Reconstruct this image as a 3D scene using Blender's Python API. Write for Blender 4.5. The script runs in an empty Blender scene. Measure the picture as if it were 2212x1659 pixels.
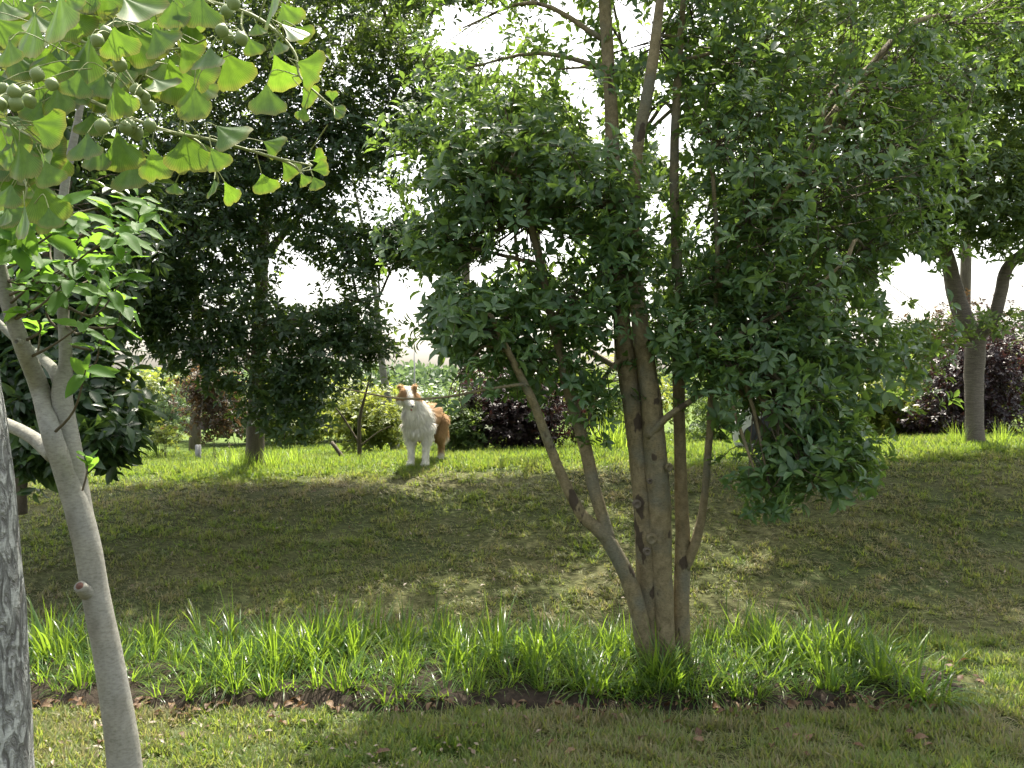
import bpy, math, random
import numpy as np
from mathutils import Vector, Matrix
R = math.radians
rng = np.random.default_rng(7)
random.seed(7)
scene = bpy.context.scene
COL = scene.collection

# ------------------------------------------------------------------ camera, sky, sun, exposure
FPX = 1728.0            # focal length in units of a 2212 px wide frame
EYE = 1.6
cam_d = bpy.data.cameras.new('camera')
cam = bpy.data.objects.new('camera', cam_d); COL.objects.link(cam)
cam.location = (0, 0, EYE); cam.rotation_euler = (R(90), 0, 0)
cam_d.sensor_width = 36.0; cam_d.lens = 36.0 * FPX / 2212.0
cam_d.clip_start = 0.05; cam_d.clip_end = 3000
scene.camera = cam

SUN_AZ, SUN_EL = R(6), R(64)
SUN = np.array([math.sin(SUN_AZ) * math.cos(SUN_EL), math.cos(SUN_AZ) * math.cos(SUN_EL), math.sin(SUN_EL)])
world = bpy.data.worlds.new('World'); scene.world = world; world.use_nodes = True
wn = world.node_tree.nodes; wl = world.node_tree.links
wn.clear()
w_out = wn.new('ShaderNodeOutputWorld'); w_bg = wn.new('ShaderNodeBackground'); w_sky = wn.new('ShaderNodeTexSky')
w_sky.sky_type = 'NISHITA'; w_sky.sun_disc = False
w_sky.sun_elevation = SUN_EL; w_sky.sun_rotation = SUN_AZ
w_sky.air_density = 1.0; w_sky.dust_density = 5.0; w_sky.ozone_density = 1.0
w_bg.inputs['Strength'].default_value = 0.15
w_hz = wn.new('ShaderNodeHueSaturation'); w_hz.inputs['Saturation'].default_value = 0.45      # hazy summer sky
w_tn = wn.new('ShaderNodeMixRGB'); w_tn.blend_type = 'MULTIPLY'; w_tn.inputs[0].default_value = 1.0; w_tn.inputs[2].default_value = (1.0, .98, .91, 1)
wl.new(w_sky.outputs[0], w_hz.inputs['Color']); wl.new(w_hz.outputs[0], w_tn.inputs[1]); wl.new(w_tn.outputs[0], w_bg.inputs['Color']); wl.new(w_bg.outputs[0], w_out.inputs['Surface'])
sun_d = bpy.data.lights.new('sun', 'SUN'); sun_d.energy = 3.8; sun_d.angle = R(0.5); sun_d.color = (1.0, 0.93, 0.80)
sun = bpy.data.objects.new('sun', sun_d); COL.objects.link(sun)
sun.rotation_euler = Vector(SUN).to_track_quat('Z', 'Y').to_euler(); sun.location = (4, 20, 15)
scene.view_settings.view_transform = 'Standard'; scene.view_settings.look = 'None'
scene.view_settings.gamma = 1.0; scene.view_settings.use_curve_mapping = False
scene.view_settings.exposure = 1.95
try:
    scene.cycles.max_bounces = 6; scene.cycles.diffuse_bounces = 3; scene.cycles.glossy_bounces = 2
    scene.cycles.transmission_bounces = 4; scene.cycles.transparent_max_bounces = 4
except Exception:
    pass

# ------------------------------------------------------------------ helpers
def P(u, v, d):
    """photo position (2212 wide frame) at a distance -> world point"""
    return np.array([(u - 1106.0) / FPX * d, d, EYE - (v - 829.5) / FPX * d])

def smooth(a, b, x):
    t = np.clip((x - a) / (b - a), 0, 1); return t * t * (3 - 2 * t)

def vnoise(x, y, s=1.0, seed=0):
    """cheap smooth value noise, vectorised"""
    x = np.asarray(x, float) * s + seed * 17.3; y = np.asarray(y, float) * s + seed * 9.1
    xi = np.floor(x).astype(np.int64); yi = np.floor(y).astype(np.int64); fx = x - xi; fy = y - yi
    fx = fx * fx * (3 - 2 * fx); fy = fy * fy * (3 - 2 * fy)
    def h(a, b):
        n = (a * 374761393 + b * 668265263 + seed * 974634777) & 0xFFFFFFFF
        n = ((n ^ (n >> 13)) * 1274126177) & 0xFFFFFFFF
        return ((n ^ (n >> 16)) & 0xFFFF) / 65535.0
    return (h(xi, yi) * (1 - fx) + h(xi + 1, yi) * fx) * (1 - fy) + (h(xi, yi + 1) * (1 - fx) + h(xi + 1, yi + 1) * fx) * fy

def ground_z(x, y):
    x = np.asarray(x, float); y = np.asarray(y, float)
    lip = 0.77 + 0.035 * np.clip(x, -6, 6)
    s = smooth(4.7, 8.3, y)
    z = lip * s - 0.24 * smooth(8.6, 13.0, y) - 0.05 * smooth(13, 40, y)
    z = z + 0.05 * (vnoise(x, y, 0.9, 1) - 0.5) * smooth(3.5, 6, y) + 0.035 * (vnoise(x, y, 2.6, 2) - 0.5)
    return z

class MB:
    """collects vertices and faces and links them as one mesh object"""
    def __init__(s): s.v = []; s.f = []; s.n = 0; s.loops = []; s.tot = []; s.attr = []
    def add(s, verts, faces):
        verts = np.asarray(verts, float).reshape(-1, 3)
        s.v.append(verts)
        for fc in faces:
            s.loops.append(np.asarray(fc, np.int32) + s.n); s.tot.append(len(fc))
        s.n += len(verts)
    def add_grid(s, verts, faces4):
        """verts (n,3), faces (m,k) integer array"""
        verts = np.asarray(verts, float).reshape(-1, 3); faces4 = np.asarray(faces4, np.int32)
        s.v.append(verts); s.loops.append((faces4 + s.n).ravel()); s.tot.extend([faces4.shape[1]] * len(faces4)); s.n += len(verts)
    def mesh(s, name, origin=(0, 0, 0), smooth_=True):
        me = bpy.data.meshes.new(name)
        if not s.v: return me
        v = np.concatenate(s.v) - np.asarray(origin, float)
        lo = np.concatenate(s.loops).astype(np.int32); tot = np.asarray(s.tot, np.int32)
        me.vertices.add(len(v)); me.vertices.foreach_set('co', v.astype(np.float32).ravel())
        me.loops.add(len(lo)); me.loops.foreach_set('vertex_index', lo)
        me.polygons.add(len(tot)); st = np.concatenate([[0], np.cumsum(tot)[:-1]]).astype(np.int32)
        me.polygons.foreach_set('loop_start', st); me.polygons.foreach_set('loop_total', tot)
        if smooth_: me.polygons.foreach_set('use_smooth', np.ones(len(tot), bool))
        me.update(calc_edges=True); me.validate(); return me
    def build(s, name, mat, parent=None, smooth_=True):
        origin = parent_origin(parent) if parent is not None else (0, 0, 0)
        return obj(name, s.mesh(name, origin, smooth_), mat, parent)

def parent_origin(p):
    o = np.zeros(3)
    while p is not None:
        o = o + np.array(p.location); p = p.parent
    return o

def obj(name, me, mat=None, parent=None):
    if mat is not None and not me.materials: me.materials.append(mat)
    o = bpy.data.objects.new(name, me); COL.objects.link(o)
    if parent is not None: o.parent = parent
    return o

def thing(name, label, cat, loc=(0, 0, 0), group=None):
    o = bpy.data.objects.new(name, None); COL.objects.link(o)
    o.empty_display_size = 0.1; o.location = tuple(float(c) for c in loc); tag(o, label, cat, group); return o

def tag(o, label=None, cat=None, group=None, kind=None):
    if label: o['label'] = label
    if cat: o['category'] = cat
    if group: o['group'] = group
    if kind: o['kind'] = kind
    return o

def crom(pts, sub=5):
    pts = np.asarray(pts, float)
    if len(pts) < 3: 
        t = np.linspace(0, 1, sub + 1)[:, None]; return pts[0] * (1 - t) + pts[-1] * t
    q = np.vstack([2 * pts[0] - pts[1], pts, 2 * pts[-1] - pts[-2]]); out = []
    for i in range(1, len(q) - 2):
        p0, p1, p2, p3 = q[i - 1], q[i], q[i + 1], q[i + 2]
        for t in np.linspace(0, 1, sub, endpoint=False):
            out.append(0.5 * (2 * p1 + (p2 - p0) * t + (2 * p0 - 5 * p1 + 4 * p2 - p3) * t * t + (3 * p1 - p0 - 3 * p2 + p3) * t ** 3))
    out.append(pts[-1]); return np.array(out)

def tube(mb, pts, rad, sides=8, sub=4, rough=0.0, cap=True):
    pr = crom(np.hstack([np.asarray(pts, float), np.asarray(rad, float)[:, None]]), sub) if sub > 1 else np.hstack([np.asarray(pts, float), np.asarray(rad, float)[:, None]])
    p, r = pr[:, :3], np.maximum(pr[:, 3], 1e-4)
    n = len(p); tg = np.gradient(p, axis=0); tg /= np.linalg.norm(tg, axis=1)[:, None] + 1e-9
    ref = np.array([1.0, 0, 0]) if abs(tg[0][0]) < 0.8 else np.array([0, 1.0, 0])
    a = np.cross(tg, ref); a /= np.linalg.norm(a, axis=1)[:, None] + 1e-9
    b = np.cross(tg, a)
    th = np.linspace(0, 2 * np.pi, sides, endpoint=False)
    rr = np.ones((n, sides)) * r[:, None]
    if rough > 0:
        ph = rng.uniform(0, 6.28, 6); L = np.concatenate([[0], np.cumsum(np.linalg.norm(np.diff(p, axis=0), axis=1))])[:, None]
        rr = rr * (1 + rough * (np.sin(2 * th[None] + ph[0] + L * 5) * .5 + np.sin(3 * th[None] + ph[1] - L * 11) * .4 + np.sin(th[None] + ph[2] + L * 23) * .35 + np.sin(5 * th[None] + L * 40 + ph[3]) * .2))
    ring = p[:, None] + rr[..., None] * (np.cos(th)[None, :, None] * a[:, None] + np.sin(th)[None, :, None] * b[:, None])
    i = np.arange(n - 1)[:, None] * sides; j = np.arange(sides)[None]; k = (j + 1) % sides
    f = np.stack([i + j, i + k, i + sides + k, i + sides + j], -1).reshape(-1, 4)
    n0 = mb.n
    mb.add_grid(ring.reshape(-1, 3), f)
    if cap:
        mb.loops.append(np.arange(sides, dtype=np.int32)[::-1] + n0); mb.tot.append(sides)
        mb.loops.append(np.arange(sides, dtype=np.int32) + n0 + (n - 1) * sides); mb.tot.append(sides)
    return p, r

def norm(a): return a / (np.linalg.norm(a, axis=-1, keepdims=True) + 1e-9)

# ------------------------------------------------------------------ materials
def new_mat(name):
    m = bpy.data.materials.new(name); m.use_nodes = True; nt = m.node_tree; nt.nodes.clear()
    return m, nt, nt.nodes, nt.links

def ramp(N, stops):
    r = N.new('ShaderNodeValToRGB'); e = r.color_ramp.elements
    while len(e) > 1: e.remove(e[-1])
    e[0].position = stops[0][0]; e[0].color = (*stops[0][1], 1)
    for p_, c in stops[1:]:
        x = e.new(p_); x.color = (*c, 1)
    return r

def leaf_mat(name, cols, trans, tfac=0.4, rough=0.4, spec=0.5, rim=None):
    """cols: list of base colours spread over the leaves; trans: colour of light coming through"""
    m, nt, N, L = new_mat(name)
    out = N.new('ShaderNodeOutputMaterial'); geo = N.new('ShaderNodeNewGeometry'); oi = N.new('ShaderNodeObjectInfo')
    ad = N.new('ShaderNodeMath'); ad.operation = 'ADD'; fr = N.new('ShaderNodeMath'); fr.operation = 'FRACT'
    L.new(geo.outputs['Random Per Island'], ad.inputs[0]); L.new(oi.outputs['Random'], ad.inputs[1]); L.new(ad.outputs[0], fr.inputs[0])
    rp = ramp(N, [(i / max(1, len(cols) - 1), c) for i, c in enumerate(cols)]); L.new(fr.outputs[0], rp.inputs[0])
    base = rp.outputs[0]
    tr_r = ramp(N, [(0, tuple(c * 0.75 for c in trans)), (0.5, trans), (1, tuple(min(1, c * 1.25) for c in trans))]); L.new(fr.outputs[0], tr_r.inputs[0])
    tcol = tr_r.outputs[0]
    if rim is not None:
        at = N.new('ShaderNodeAttribute'); at.attribute_name = 'rim'
        no = N.new('ShaderNodeTexNoise'); no.inputs['Scale'].default_value = 90
        mu = N.new('ShaderNodeMath'); mu.operation = 'MULTIPLY'; L.new(at.outputs['Fac'], mu.inputs[0]); L.new(no.outputs['Fac'], mu.inputs[1])
        mr = N.new('ShaderNodeMapRange'); mr.inputs[1].default_value = 0.25; mr.inputs[2].default_value = 0.6; L.new(mu.outputs[0], mr.inputs[0])
        for k, src in enumerate((base, tcol)):
            mx = N.new('ShaderNodeMixRGB'); mx.inputs[2].default_value = (*rim[k], 1)
            L.new(mr.outputs[0], mx.inputs[0]); L.new(src, mx.inputs[1])
            if k == 0: base = mx.outputs[0]
            else: tcol = mx.outputs[0]
    if rim is not None:      # fine veins running out along the fan
        af = N.new('ShaderNodeAttribute'); af.attribute_name = 'fan'
        ms = N.new('ShaderNodeMath'); ms.operation = 'MULTIPLY'; ms.inputs[1].default_value = 75; L.new(af.outputs['Fac'], ms.inputs[0])
        sn = N.new('ShaderNodeMath'); sn.operation = 'SINE'; L.new(ms.outputs[0], sn.inputs[0])
        vr = ramp(N, [(0, (.82, .84, .8)), (1, (1.06, 1.06, 1.06))]); mr2 = N.new('ShaderNodeMapRange'); mr2.inputs[1].default_value = -1; L.new(sn.outputs[0], mr2.inputs[0]); L.new(mr2.outputs[0], vr.inputs[0])
        ns = N.new('ShaderNodeTexNoise'); ns.inputs['Scale'].default_value = 5; ns.inputs['Detail'].default_value = 4; tc2 = N.new('ShaderNodeTexCoord'); L.new(tc2.outputs['Object'], ns.inputs['Vector'])
        nr2 = ramp(N, [(.3, (.78, .8, .75)), (.65, (1.1, 1.08, 1.0))]); L.new(ns.outputs['Fac'], nr2.inputs[0])
        res = []
        for src in (base, tcol):
            q = N.new('ShaderNodeMixRGB'); q.blend_type = 'MULTIPLY'; q.inputs[0].default_value = 1; L.new(src, q.inputs[1]); L.new(vr.outputs[0], q.inputs[2])
            q2 = N.new('ShaderNodeMixRGB'); q2.blend_type = 'MULTIPLY'; q2.inputs[0].default_value = 1; L.new(q.outputs[0], q2.inputs[1]); L.new(nr2.outputs[0], q2.inputs[2]); res.append(q2.outputs[0])
        base, tcol = res
    pb = N.new('ShaderNodeBsdfPrincipled'); pb.inputs['Roughness'].default_value = rough; pb.inputs['Specular IOR Level'].default_value = spec
    L.new(base, pb.inputs['Base Color'])
    tr = N.new('ShaderNodeBsdfTranslucent'); L.new(tcol, tr.inputs['Color'])
    mx = N.new('ShaderNodeMixShader'); mx.inputs[0].default_value = tfac
    L.new(pb.outputs[0], mx.inputs[1]); L.new(tr.outputs[0], mx.inputs[2]); L.new(mx.outputs[0], out.inputs['Surface'])
    return m

def bark_mat(name, c1, c2, dark=None, scale=14, stretch=(1, 1, .25), bump=0.4, patch=None, rough=0.85, dark_lo=.6, dark_hi=.64, dark_scale=9, fissure=None):
    m, nt, N, L = new_mat(name)
    out = N.new('ShaderNodeOutputMaterial'); pb = N.new('ShaderNodeBsdfPrincipled'); pb.inputs['Roughness'].default_value = rough; pb.inputs['Specular IOR Level'].default_value = .2
    tc = N.new('ShaderNodeTexCoord'); mp = N.new('ShaderNodeMapping'); mp.inputs['Scale'].default_value = stretch
    L.new(tc.outputs['Object'], mp.inputs['Vector'])
    no = N.new('ShaderNodeTexNoise'); no.inputs['Scale'].default_value = scale; no.inputs['Detail'].default_value = 8; no.inputs['Roughness'].default_value = .65
    L.new(mp.outputs[0], no.inputs['Vector'])
    rp = ramp(N, [(.3, c1), (.7, c2)]); L.new(no.outputs['Fac'], rp.inputs[0]); col = rp.outputs[0]
    if patch is not None:
        n2 = N.new('ShaderNodeTexNoise'); n2.inputs['Scale'].default_value = 5; n2.inputs['Detail'].default_value = 5; L.new(tc.outputs['Object'], n2.inputs['Vector'])
        mr = N.new('ShaderNodeMapRange'); mr.inputs[1].default_value = .5; mr.inputs[2].default_value = .68; L.new(n2.outputs['Fac'], mr.inputs[0])
        mx = N.new('ShaderNodeMixRGB'); mx.inputs[2].default_value = (*patch, 1); L.new(mr.outputs[0], mx.inputs[0]); L.new(col, mx.inputs[1]); col = mx.outputs[0]
    hgt = no.outputs['Fac']
    n5 = N.new('ShaderNodeTexNoise'); n5.inputs['Scale'].default_value = 130; n5.inputs['Detail'].default_value = 3
    mp5 = N.new('ShaderNodeMapping'); mp5.inputs['Scale'].default_value = (.6, .6, 1.5); L.new(tc.outputs['Object'], mp5.inputs['Vector']); L.new(mp5.outputs[0], n5.inputs['Vector'])
    r5 = ramp(N, [(.33, (.8, .79, .76)), (.5, (1, 1, 1)), (.72, (1.14, 1.14, 1.12))]); L.new(n5.outputs['Fac'], r5.inputs[0])
    m5 = N.new('ShaderNodeMixRGB'); m5.blend_type = 'MULTIPLY'; m5.inputs[0].default_value = 1; L.new(col, m5.inputs[1]); L.new(r5.outputs[0], m5.inputs[2]); col = m5.outputs[0]
    if dark is not None:
        mp3 = N.new('ShaderNodeMapping'); mp3.inputs['Scale'].default_value = (1, 1, .45); L.new(tc.outputs['Object'], mp3.inputs['Vector'])
        n3 = N.new('ShaderNodeTexNoise'); n3.inputs['Scale'].default_value = dark_scale; n3.inputs['Detail'].default_value = 3; L.new(mp3.outputs[0], n3.inputs['Vector'])
        mr = N.new('ShaderNodeMapRange'); mr.inputs[1].default_value = dark_lo; mr.inputs[2].default_value = dark_hi; L.new(n3.outputs['Fac'], mr.inputs[0])
        mx = N.new('ShaderNodeMixRGB'); mx.inputs[2].default_value = (*dark, 1); L.new(mr.outputs[0], mx.inputs[0]); L.new(col, mx.inputs[1]); col = mx.outputs[0]
    if fissure is not None:
        mp4 = N.new('ShaderNodeMapping'); mp4.inputs['Scale'].default_value = (1, 1, .3); L.new(tc.outputs['Object'], mp4.inputs['Vector'])
        wv = N.new('ShaderNodeTexNoise'); wv.inputs['Scale'].default_value = 20; wv.inputs['Detail'].default_value = 2; L.new(mp4.outputs[0], wv.inputs['Vector'])
        vm = N.new('ShaderNodeVectorMath'); vm.operation = 'MULTIPLY_ADD'; vm.inputs[1].default_value = (.06, .06, .06)
        L.new(wv.outputs['Color'], vm.inputs[0]); L.new(mp4.outputs[0], vm.inputs[2])
        vo = N.new('ShaderNodeTexNoise'); vo.inputs['Scale'].default_value = 62; vo.inputs['Detail'].default_value = 5; vo.inputs['Roughness'].default_value = .6; vo.inputs['Distortion'].default_value = .6; L.new(vm.outputs[0], vo.inputs['Vector'])
        mr = N.new('ShaderNodeMapRange'); mr.inputs[1].default_value = .36; mr.inputs[2].default_value = .56; L.new(vo.outputs[0], mr.inputs[0])
        mx = N.new('ShaderNodeMixRGB'); mx.inputs[1].default_value = (*fissure, 1); L.new(mr.outputs[0], mx.inputs[0]); L.new(col, mx.inputs[2]); col = mx.outputs[0]
        ad = N.new('ShaderNodeMath'); ad.operation = 'MULTIPLY_ADD'; ad.inputs[1].default_value = .35; L.new(no.outputs['Fac'], ad.inputs[0]); L.new(mr.outputs[0], ad.inputs[2]); hgt = ad.outputs[0]
    L.new(col, pb.inputs['Base Color'])
    bp = N.new('ShaderNodeBump'); bp.inputs['Strength'].default_value = bump; bp.inputs['Distance'].default_value = .02
    L.new(hgt, bp.inputs['Height']); L.new(bp.outputs[0], pb.inputs['Normal']); L.new(pb.outputs[0], out.inputs['Surface'])
    return m

def plain_mat(name, c1, c2=None, scale=20, rough=.8, bump=.2, spec=.3):
    m, nt, N, L = new_mat(name)
    out = N.new('ShaderNodeOutputMaterial'); pb = N.new('ShaderNodeBsdfPrincipled'); pb.inputs['Roughness'].default_value = rough; pb.inputs['Specular IOR Level'].default_value = spec
    tc = N.new('ShaderNodeTexCoord'); no = N.new('ShaderNodeTexNoise'); no.inputs['Scale'].default_value = scale; no.inputs['Detail'].default_value = 6
    L.new(tc.outputs['Object'], no.inputs['Vector'])
    rp = ramp(N, [(.3, c1), (.7, c2 or tuple(c * .8 for c in c1))]); L.new(no.outputs['Fac'], rp.inputs[0]); L.new(rp.outputs[0], pb.inputs['Base Color'])
    bp = N.new('ShaderNodeBump'); bp.inputs['Strength'].default_value = bump; bp.inputs['Distance'].default_value = .02; L.new(no.outputs['Fac'], bp.inputs['Height']); L.new(bp.outputs[0], pb.inputs['Normal'])
    L.new(pb.outputs[0], out.inputs['Surface']); return m

def attr_mat(name, attr, rough=.85, tfac=0.0):
    m, nt, N, L = new_mat(name)
    out = N.new('ShaderNodeOutputMaterial'); pb = N.new('ShaderNodeBsdfPrincipled'); pb.inputs['Roughness'].default_value = rough; pb.inputs['Specular IOR Level'].default_value = .2
    at = N.new('ShaderNodeAttribute'); at.attribute_name = attr; L.new(at.outputs['Color'], pb.inputs['Base Color'])
    if tfac:
        tr = N.new('ShaderNodeBsdfTranslucent'); L.new(at.outputs['Color'], tr.inputs['Color'])
        mx = N.new('ShaderNodeMixShader'); mx.inputs[0].default_value = tfac
        L.new(pb.outputs[0], mx.inputs[1]); L.new(tr.outputs[0], mx.inputs[2]); L.new(mx.outputs[0], out.inputs['Surface'])
    else: L.new(pb.outputs[0], out.inputs['Surface'])
    return m

M = {}
M['osmanthus'] = leaf_mat('osmanthus_leaf', [(.03, .072, .028), (.046, .102, .038), (.064, .126, .044), (.088, .145, .046)], (.19, .30, .043), .38, .42)
M['osmanthus_dark'] = leaf_mat('dark_evergreen_leaf', [(.02, .045, .018), (.03, .065, .024), (.045, .085, .03)], (.15, .23, .03), .34, .42)
M['bank_tree'] = leaf_mat('bank_tree_leaf', [(.04, .08, .03), (.055, .105, .036), (.08, .125, .042)], (.22, .31, .05), .42, .45)
M['magnolia'] = leaf_mat('broad_leaf', [(.032, .088, .016), (.045, .112, .02), (.062, .135, .024)], (.19, .36, .035), .5, .6, .18)
M['broad_dark'] = leaf_mat('dark_broad_leaf', [(.018, .042, .018), (.028, .058, .022), (.04, .075, .026)], (.12, .2, .03), .3, .35)
M['ginkgo'] = leaf_mat('ginkgo_leaf', [(.05, .115, .03), (.068, .145, .034), (.095, .17, .036)], (.17, .30, .025), .42, .45, .4, rim=((.20, .18, .06), (.27, .25, .05)))
M['purple'] = leaf_mat('purple_leaf', [(.014, .009, .013), (.022, .011, .015), (.034, .016, .018)], (.08, .03, .028), .25, .45)
M['redtip'] = leaf_mat('reddish_leaf', [(.05, .035, .025), (.07, .042, .026), (.045, .06, .028), (.085, .048, .03)], (.17, .10, .045), .4, .45)
M['yellowgreen'] = leaf_mat('yellow_green_leaf', [(.09, .14, .03), (.13, .18, .035), (.18, .2, .04)], (.27, .31, .045), .48, .45)
M['midgreen'] = leaf_mat('mid_green_leaf', [(.045, .095, .03), (.07, .13, .035), (.1, .15, .04)], (.18, .26, .045), .42, .45)
M['greyleaf'] = leaf_mat('blue_green_leaf', [(.06, .11, .06), (.09, .14, .075)], (.15, .22, .08), .4, .5)
M['blade'] = leaf_mat('lilyturf_blade', [(.02, .055, .014), (.035, .085, .018), (.06, .125, .025), (.11, .12, .03)], (.26, .40, .03), .44, .3, .34)
M['tallgrass'] = leaf_mat('tall_grass_blade', [(.06, .13, .025), (.1, .18, .03)], (.36, .5, .05), .48, .4)
M['deadleaf'] = leaf_mat('dead_leaf', [(.06, .032, .018), (.10, .055, .028), (.17, .11, .065), (.075, .045, .028)], (.13, .07, .03), .25, .6, .3)
M['bark_main'] = bark_mat('olive_bark', (.105, .087, .048), (.225, .187, .11), dark=(.055, .043, .03), scale=26, stretch=(1, 1, .7), bump=.9, patch=(.125, .122, .09), dark_lo=.615, dark_hi=.64, dark_scale=10)
M['bark_smooth'] = bark_mat('smooth_grey_bark', (.165, .162, .14), (.245, .24, .21), dark=(.09, .08, .065), scale=26, stretch=(1, 1, .6), bump=.25, patch=(.205, .205, .19), dark_lo=.56, dark_hi=.8, dark_scale=8)
M['bark_rough'] = bark_mat('fissured_pale_bark', (.19, .197, .19), (.38, .395, .385), scale=60, stretch=(1, 1, .35), bump=.8, fissure=(.10, .098, .095))
M['bark_dark'] = bark_mat('dark_bark', (.07, .058, .045), (.14, .12, .09), scale=24, bump=.5)
M['bark_ringed'] = bark_mat('ringed_grey_bark', (.10, .085, .075), (.18, .155, .135), scale=22, stretch=(.5, .5, 3.0), bump=.6)
M['twig'] = plain_mat('twig_bark', (.10, .08, .05), (.06, .05, .035), 40)
M['green_twig'] = plain_mat('green_twig', (.20, .24, .09), (.15, .17, .06), 60, .6)
M['cut_wood'] = plain_mat('cut_wood', (.14, .07, .05), (.07, .035, .03), 60)
M['fruit'] = plain_mat('ginkgo_fruit', (.12, .17, .06), (.18, .23, .085), 30, .55, .05, .4)
M['grey_post'] = plain_mat('grey_concrete', (.2, .2, .2), (.26, .26, .26), 30)
M['roof'] = plain_mat('pale_roof', (.5, .52, .55), (.55, .57, .6), 3)

# ------------------------------------------------------------------ ground
xs = np.unique(np.round(np.concatenate([-np.geomspace(8, 600, 26)[::-1], np.arange(-8, 8.01, .08), np.geomspace(8, 600, 26)]), 4))
ys = np.unique(np.round(np.concatenate([-np.geomspace(1, 200, 14)[::-1], np.arange(-1, 14.01, .08), np.geomspace(14, 900, 30)]), 4))
gx, gy = np.meshgrid(xs, ys)
gv = np.stack([gx, gy, ground_z(gx, gy)], -1).reshape(-1, 3)
nx, ny = len(xs), len(ys)
ii = (np.arange(ny - 1)[:, None] * nx + np.arange(nx - 1)[None]).ravel()
mb = MB(); mb.add_grid(gv, np.stack([ii, ii + 1, ii + nx + 1, ii + nx], -1))

def ground_mat():
    m, nt, N, L = new_mat('lawn_thatch')
    out = N.new('ShaderNodeOutputMaterial'); pb = N.new('ShaderNodeBsdfPrincipled'); pb.inputs['Roughness'].default_value = .95; pb.inputs['Specular IOR Level'].default_value = .1
    tc = N.new('ShaderNodeTexCoord')
    mp = N.new('ShaderNodeMapping'); mp.inputs['Scale'].default_value = (.5, 1, 1); L.new(tc.outputs['Object'], mp.inputs['Vector'])
    a = N.new('ShaderNodeTexNoise'); a.inputs['Scale'].default_value = 1.3; a.inputs['Detail'].default_value = 5; L.new(mp.outputs[0], a.inputs['Vector'])
    b = N.new('ShaderNodeTexNoise'); b.inputs['Scale'].default_value = 40; b.inputs['Detail'].default_value = 6; L.new(mp.outputs[0], b.inputs['Vector'])
    r1 = ramp(N, [(.3, (.042, .055, .02)), (.5, (.064, .07, .028)), (.7, (.09, .086, .042))]); L.new(a.outputs['Fac'], r1.inputs[0])
    r2 = ramp(N, [(.3, (.45, .45, .45)), (.65, (1.15, 1.15, 1.15))]); L.new(b.outputs['Fac'], r2.inputs[0])
    mx = N.new('ShaderNodeMixRGB'); mx.blend_type = 'MULTIPLY'; mx.inputs[0].default_value = 1; L.new(r1.outputs[0], mx.inputs[1]); L.new(r2.outputs[0], mx.inputs[2])
    sx = N.new('ShaderNodeSeparateXYZ'); L.new(tc.outputs['Object'], sx.inputs[0])
    my = N.new('ShaderNodeMapRange'); my.inputs[1].default_value = 7.6; my.inputs[2].default_value = 8.6; L.new(sx.outputs['Y'], my.inputs[0])
    gr = N.new('ShaderNodeMixRGB'); gr.inputs[2].default_value = (.07, .105, .022, 1); L.new(my.outputs[0], gr.inputs[0]); L.new(mx.outputs[0], gr.inputs[1])
    L.new(gr.outputs[0], pb.inputs['Base Color'])
    bp = N.new('ShaderNodeBump'); bp.inputs['Strength'].default_value = .8; bp.inputs['Distance'].default_value = .03; L.new(b.outputs['Fac'], bp.inputs['Height']); L.new(bp.outputs[0], pb.inputs['Normal'])
    L.new(pb.outputs[0], out.inputs['Surface']); return m
M['ground'] = ground_mat()
tag(mb.build('ground', M['ground']), kind='structure')

# the planting bed of dark soil at the foot of the bank
def bed_front(x): return 3.86 + .05 * (vnoise(x, x * 0, 1.7, 5) - .5) + .05 * (vnoise(x, x * 0, 6, 6) - .5) + .32 * smooth(1.85, 2.55, x)
def bed_back(x): return 4.95 + .12 * (vnoise(x, x * 0, 1.3, 7) - .5) - .45 * smooth(1.6, 2.55, x)
bx = np.linspace(-4.2, 2.46, 160); bt = np.linspace(0, 1, 26)
BX, BT = np.meshgrid(bx, bt)
BY = bed_front(BX) * (1 - BT) + bed_back(BX) * BT
edge = np.minimum(np.minimum(BT, 1 - BT) / .12, np.minimum((2.46 - BX) / .2, (BX + 4.2) / .2)); edge = np.clip(edge, 0, 1)
BZ = ground_z(BX, BY) - .03 + .075 * smooth(0, 1, edge) + .03 * (vnoise(BX, BY, 14, 8) - .5) * edge + .02 * (vnoise(BX, BY, 40, 9) - .5) * edge
mb = MB(); ii = (np.arange(25)[:, None] * 160 + np.arange(159)[None]).ravel()
mb.add_grid(np.stack([BX, BY, BZ], -1).reshape(-1, 3), np.stack([ii, ii + 1, ii + 161, ii + 160], -1))
M['soil'] = plain_mat('dark_soil', (.016, .013, .010), (.035, .027, .02), 30, .95, .8, .1)
tag(mb.build('soil_bed', M['soil']), kind='structure')
def in_bed(x, y): return (x > -4.2) & (x < 2.53) & (y > bed_front(x) + .03) & (y < bed_back(x) - .1)

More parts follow.
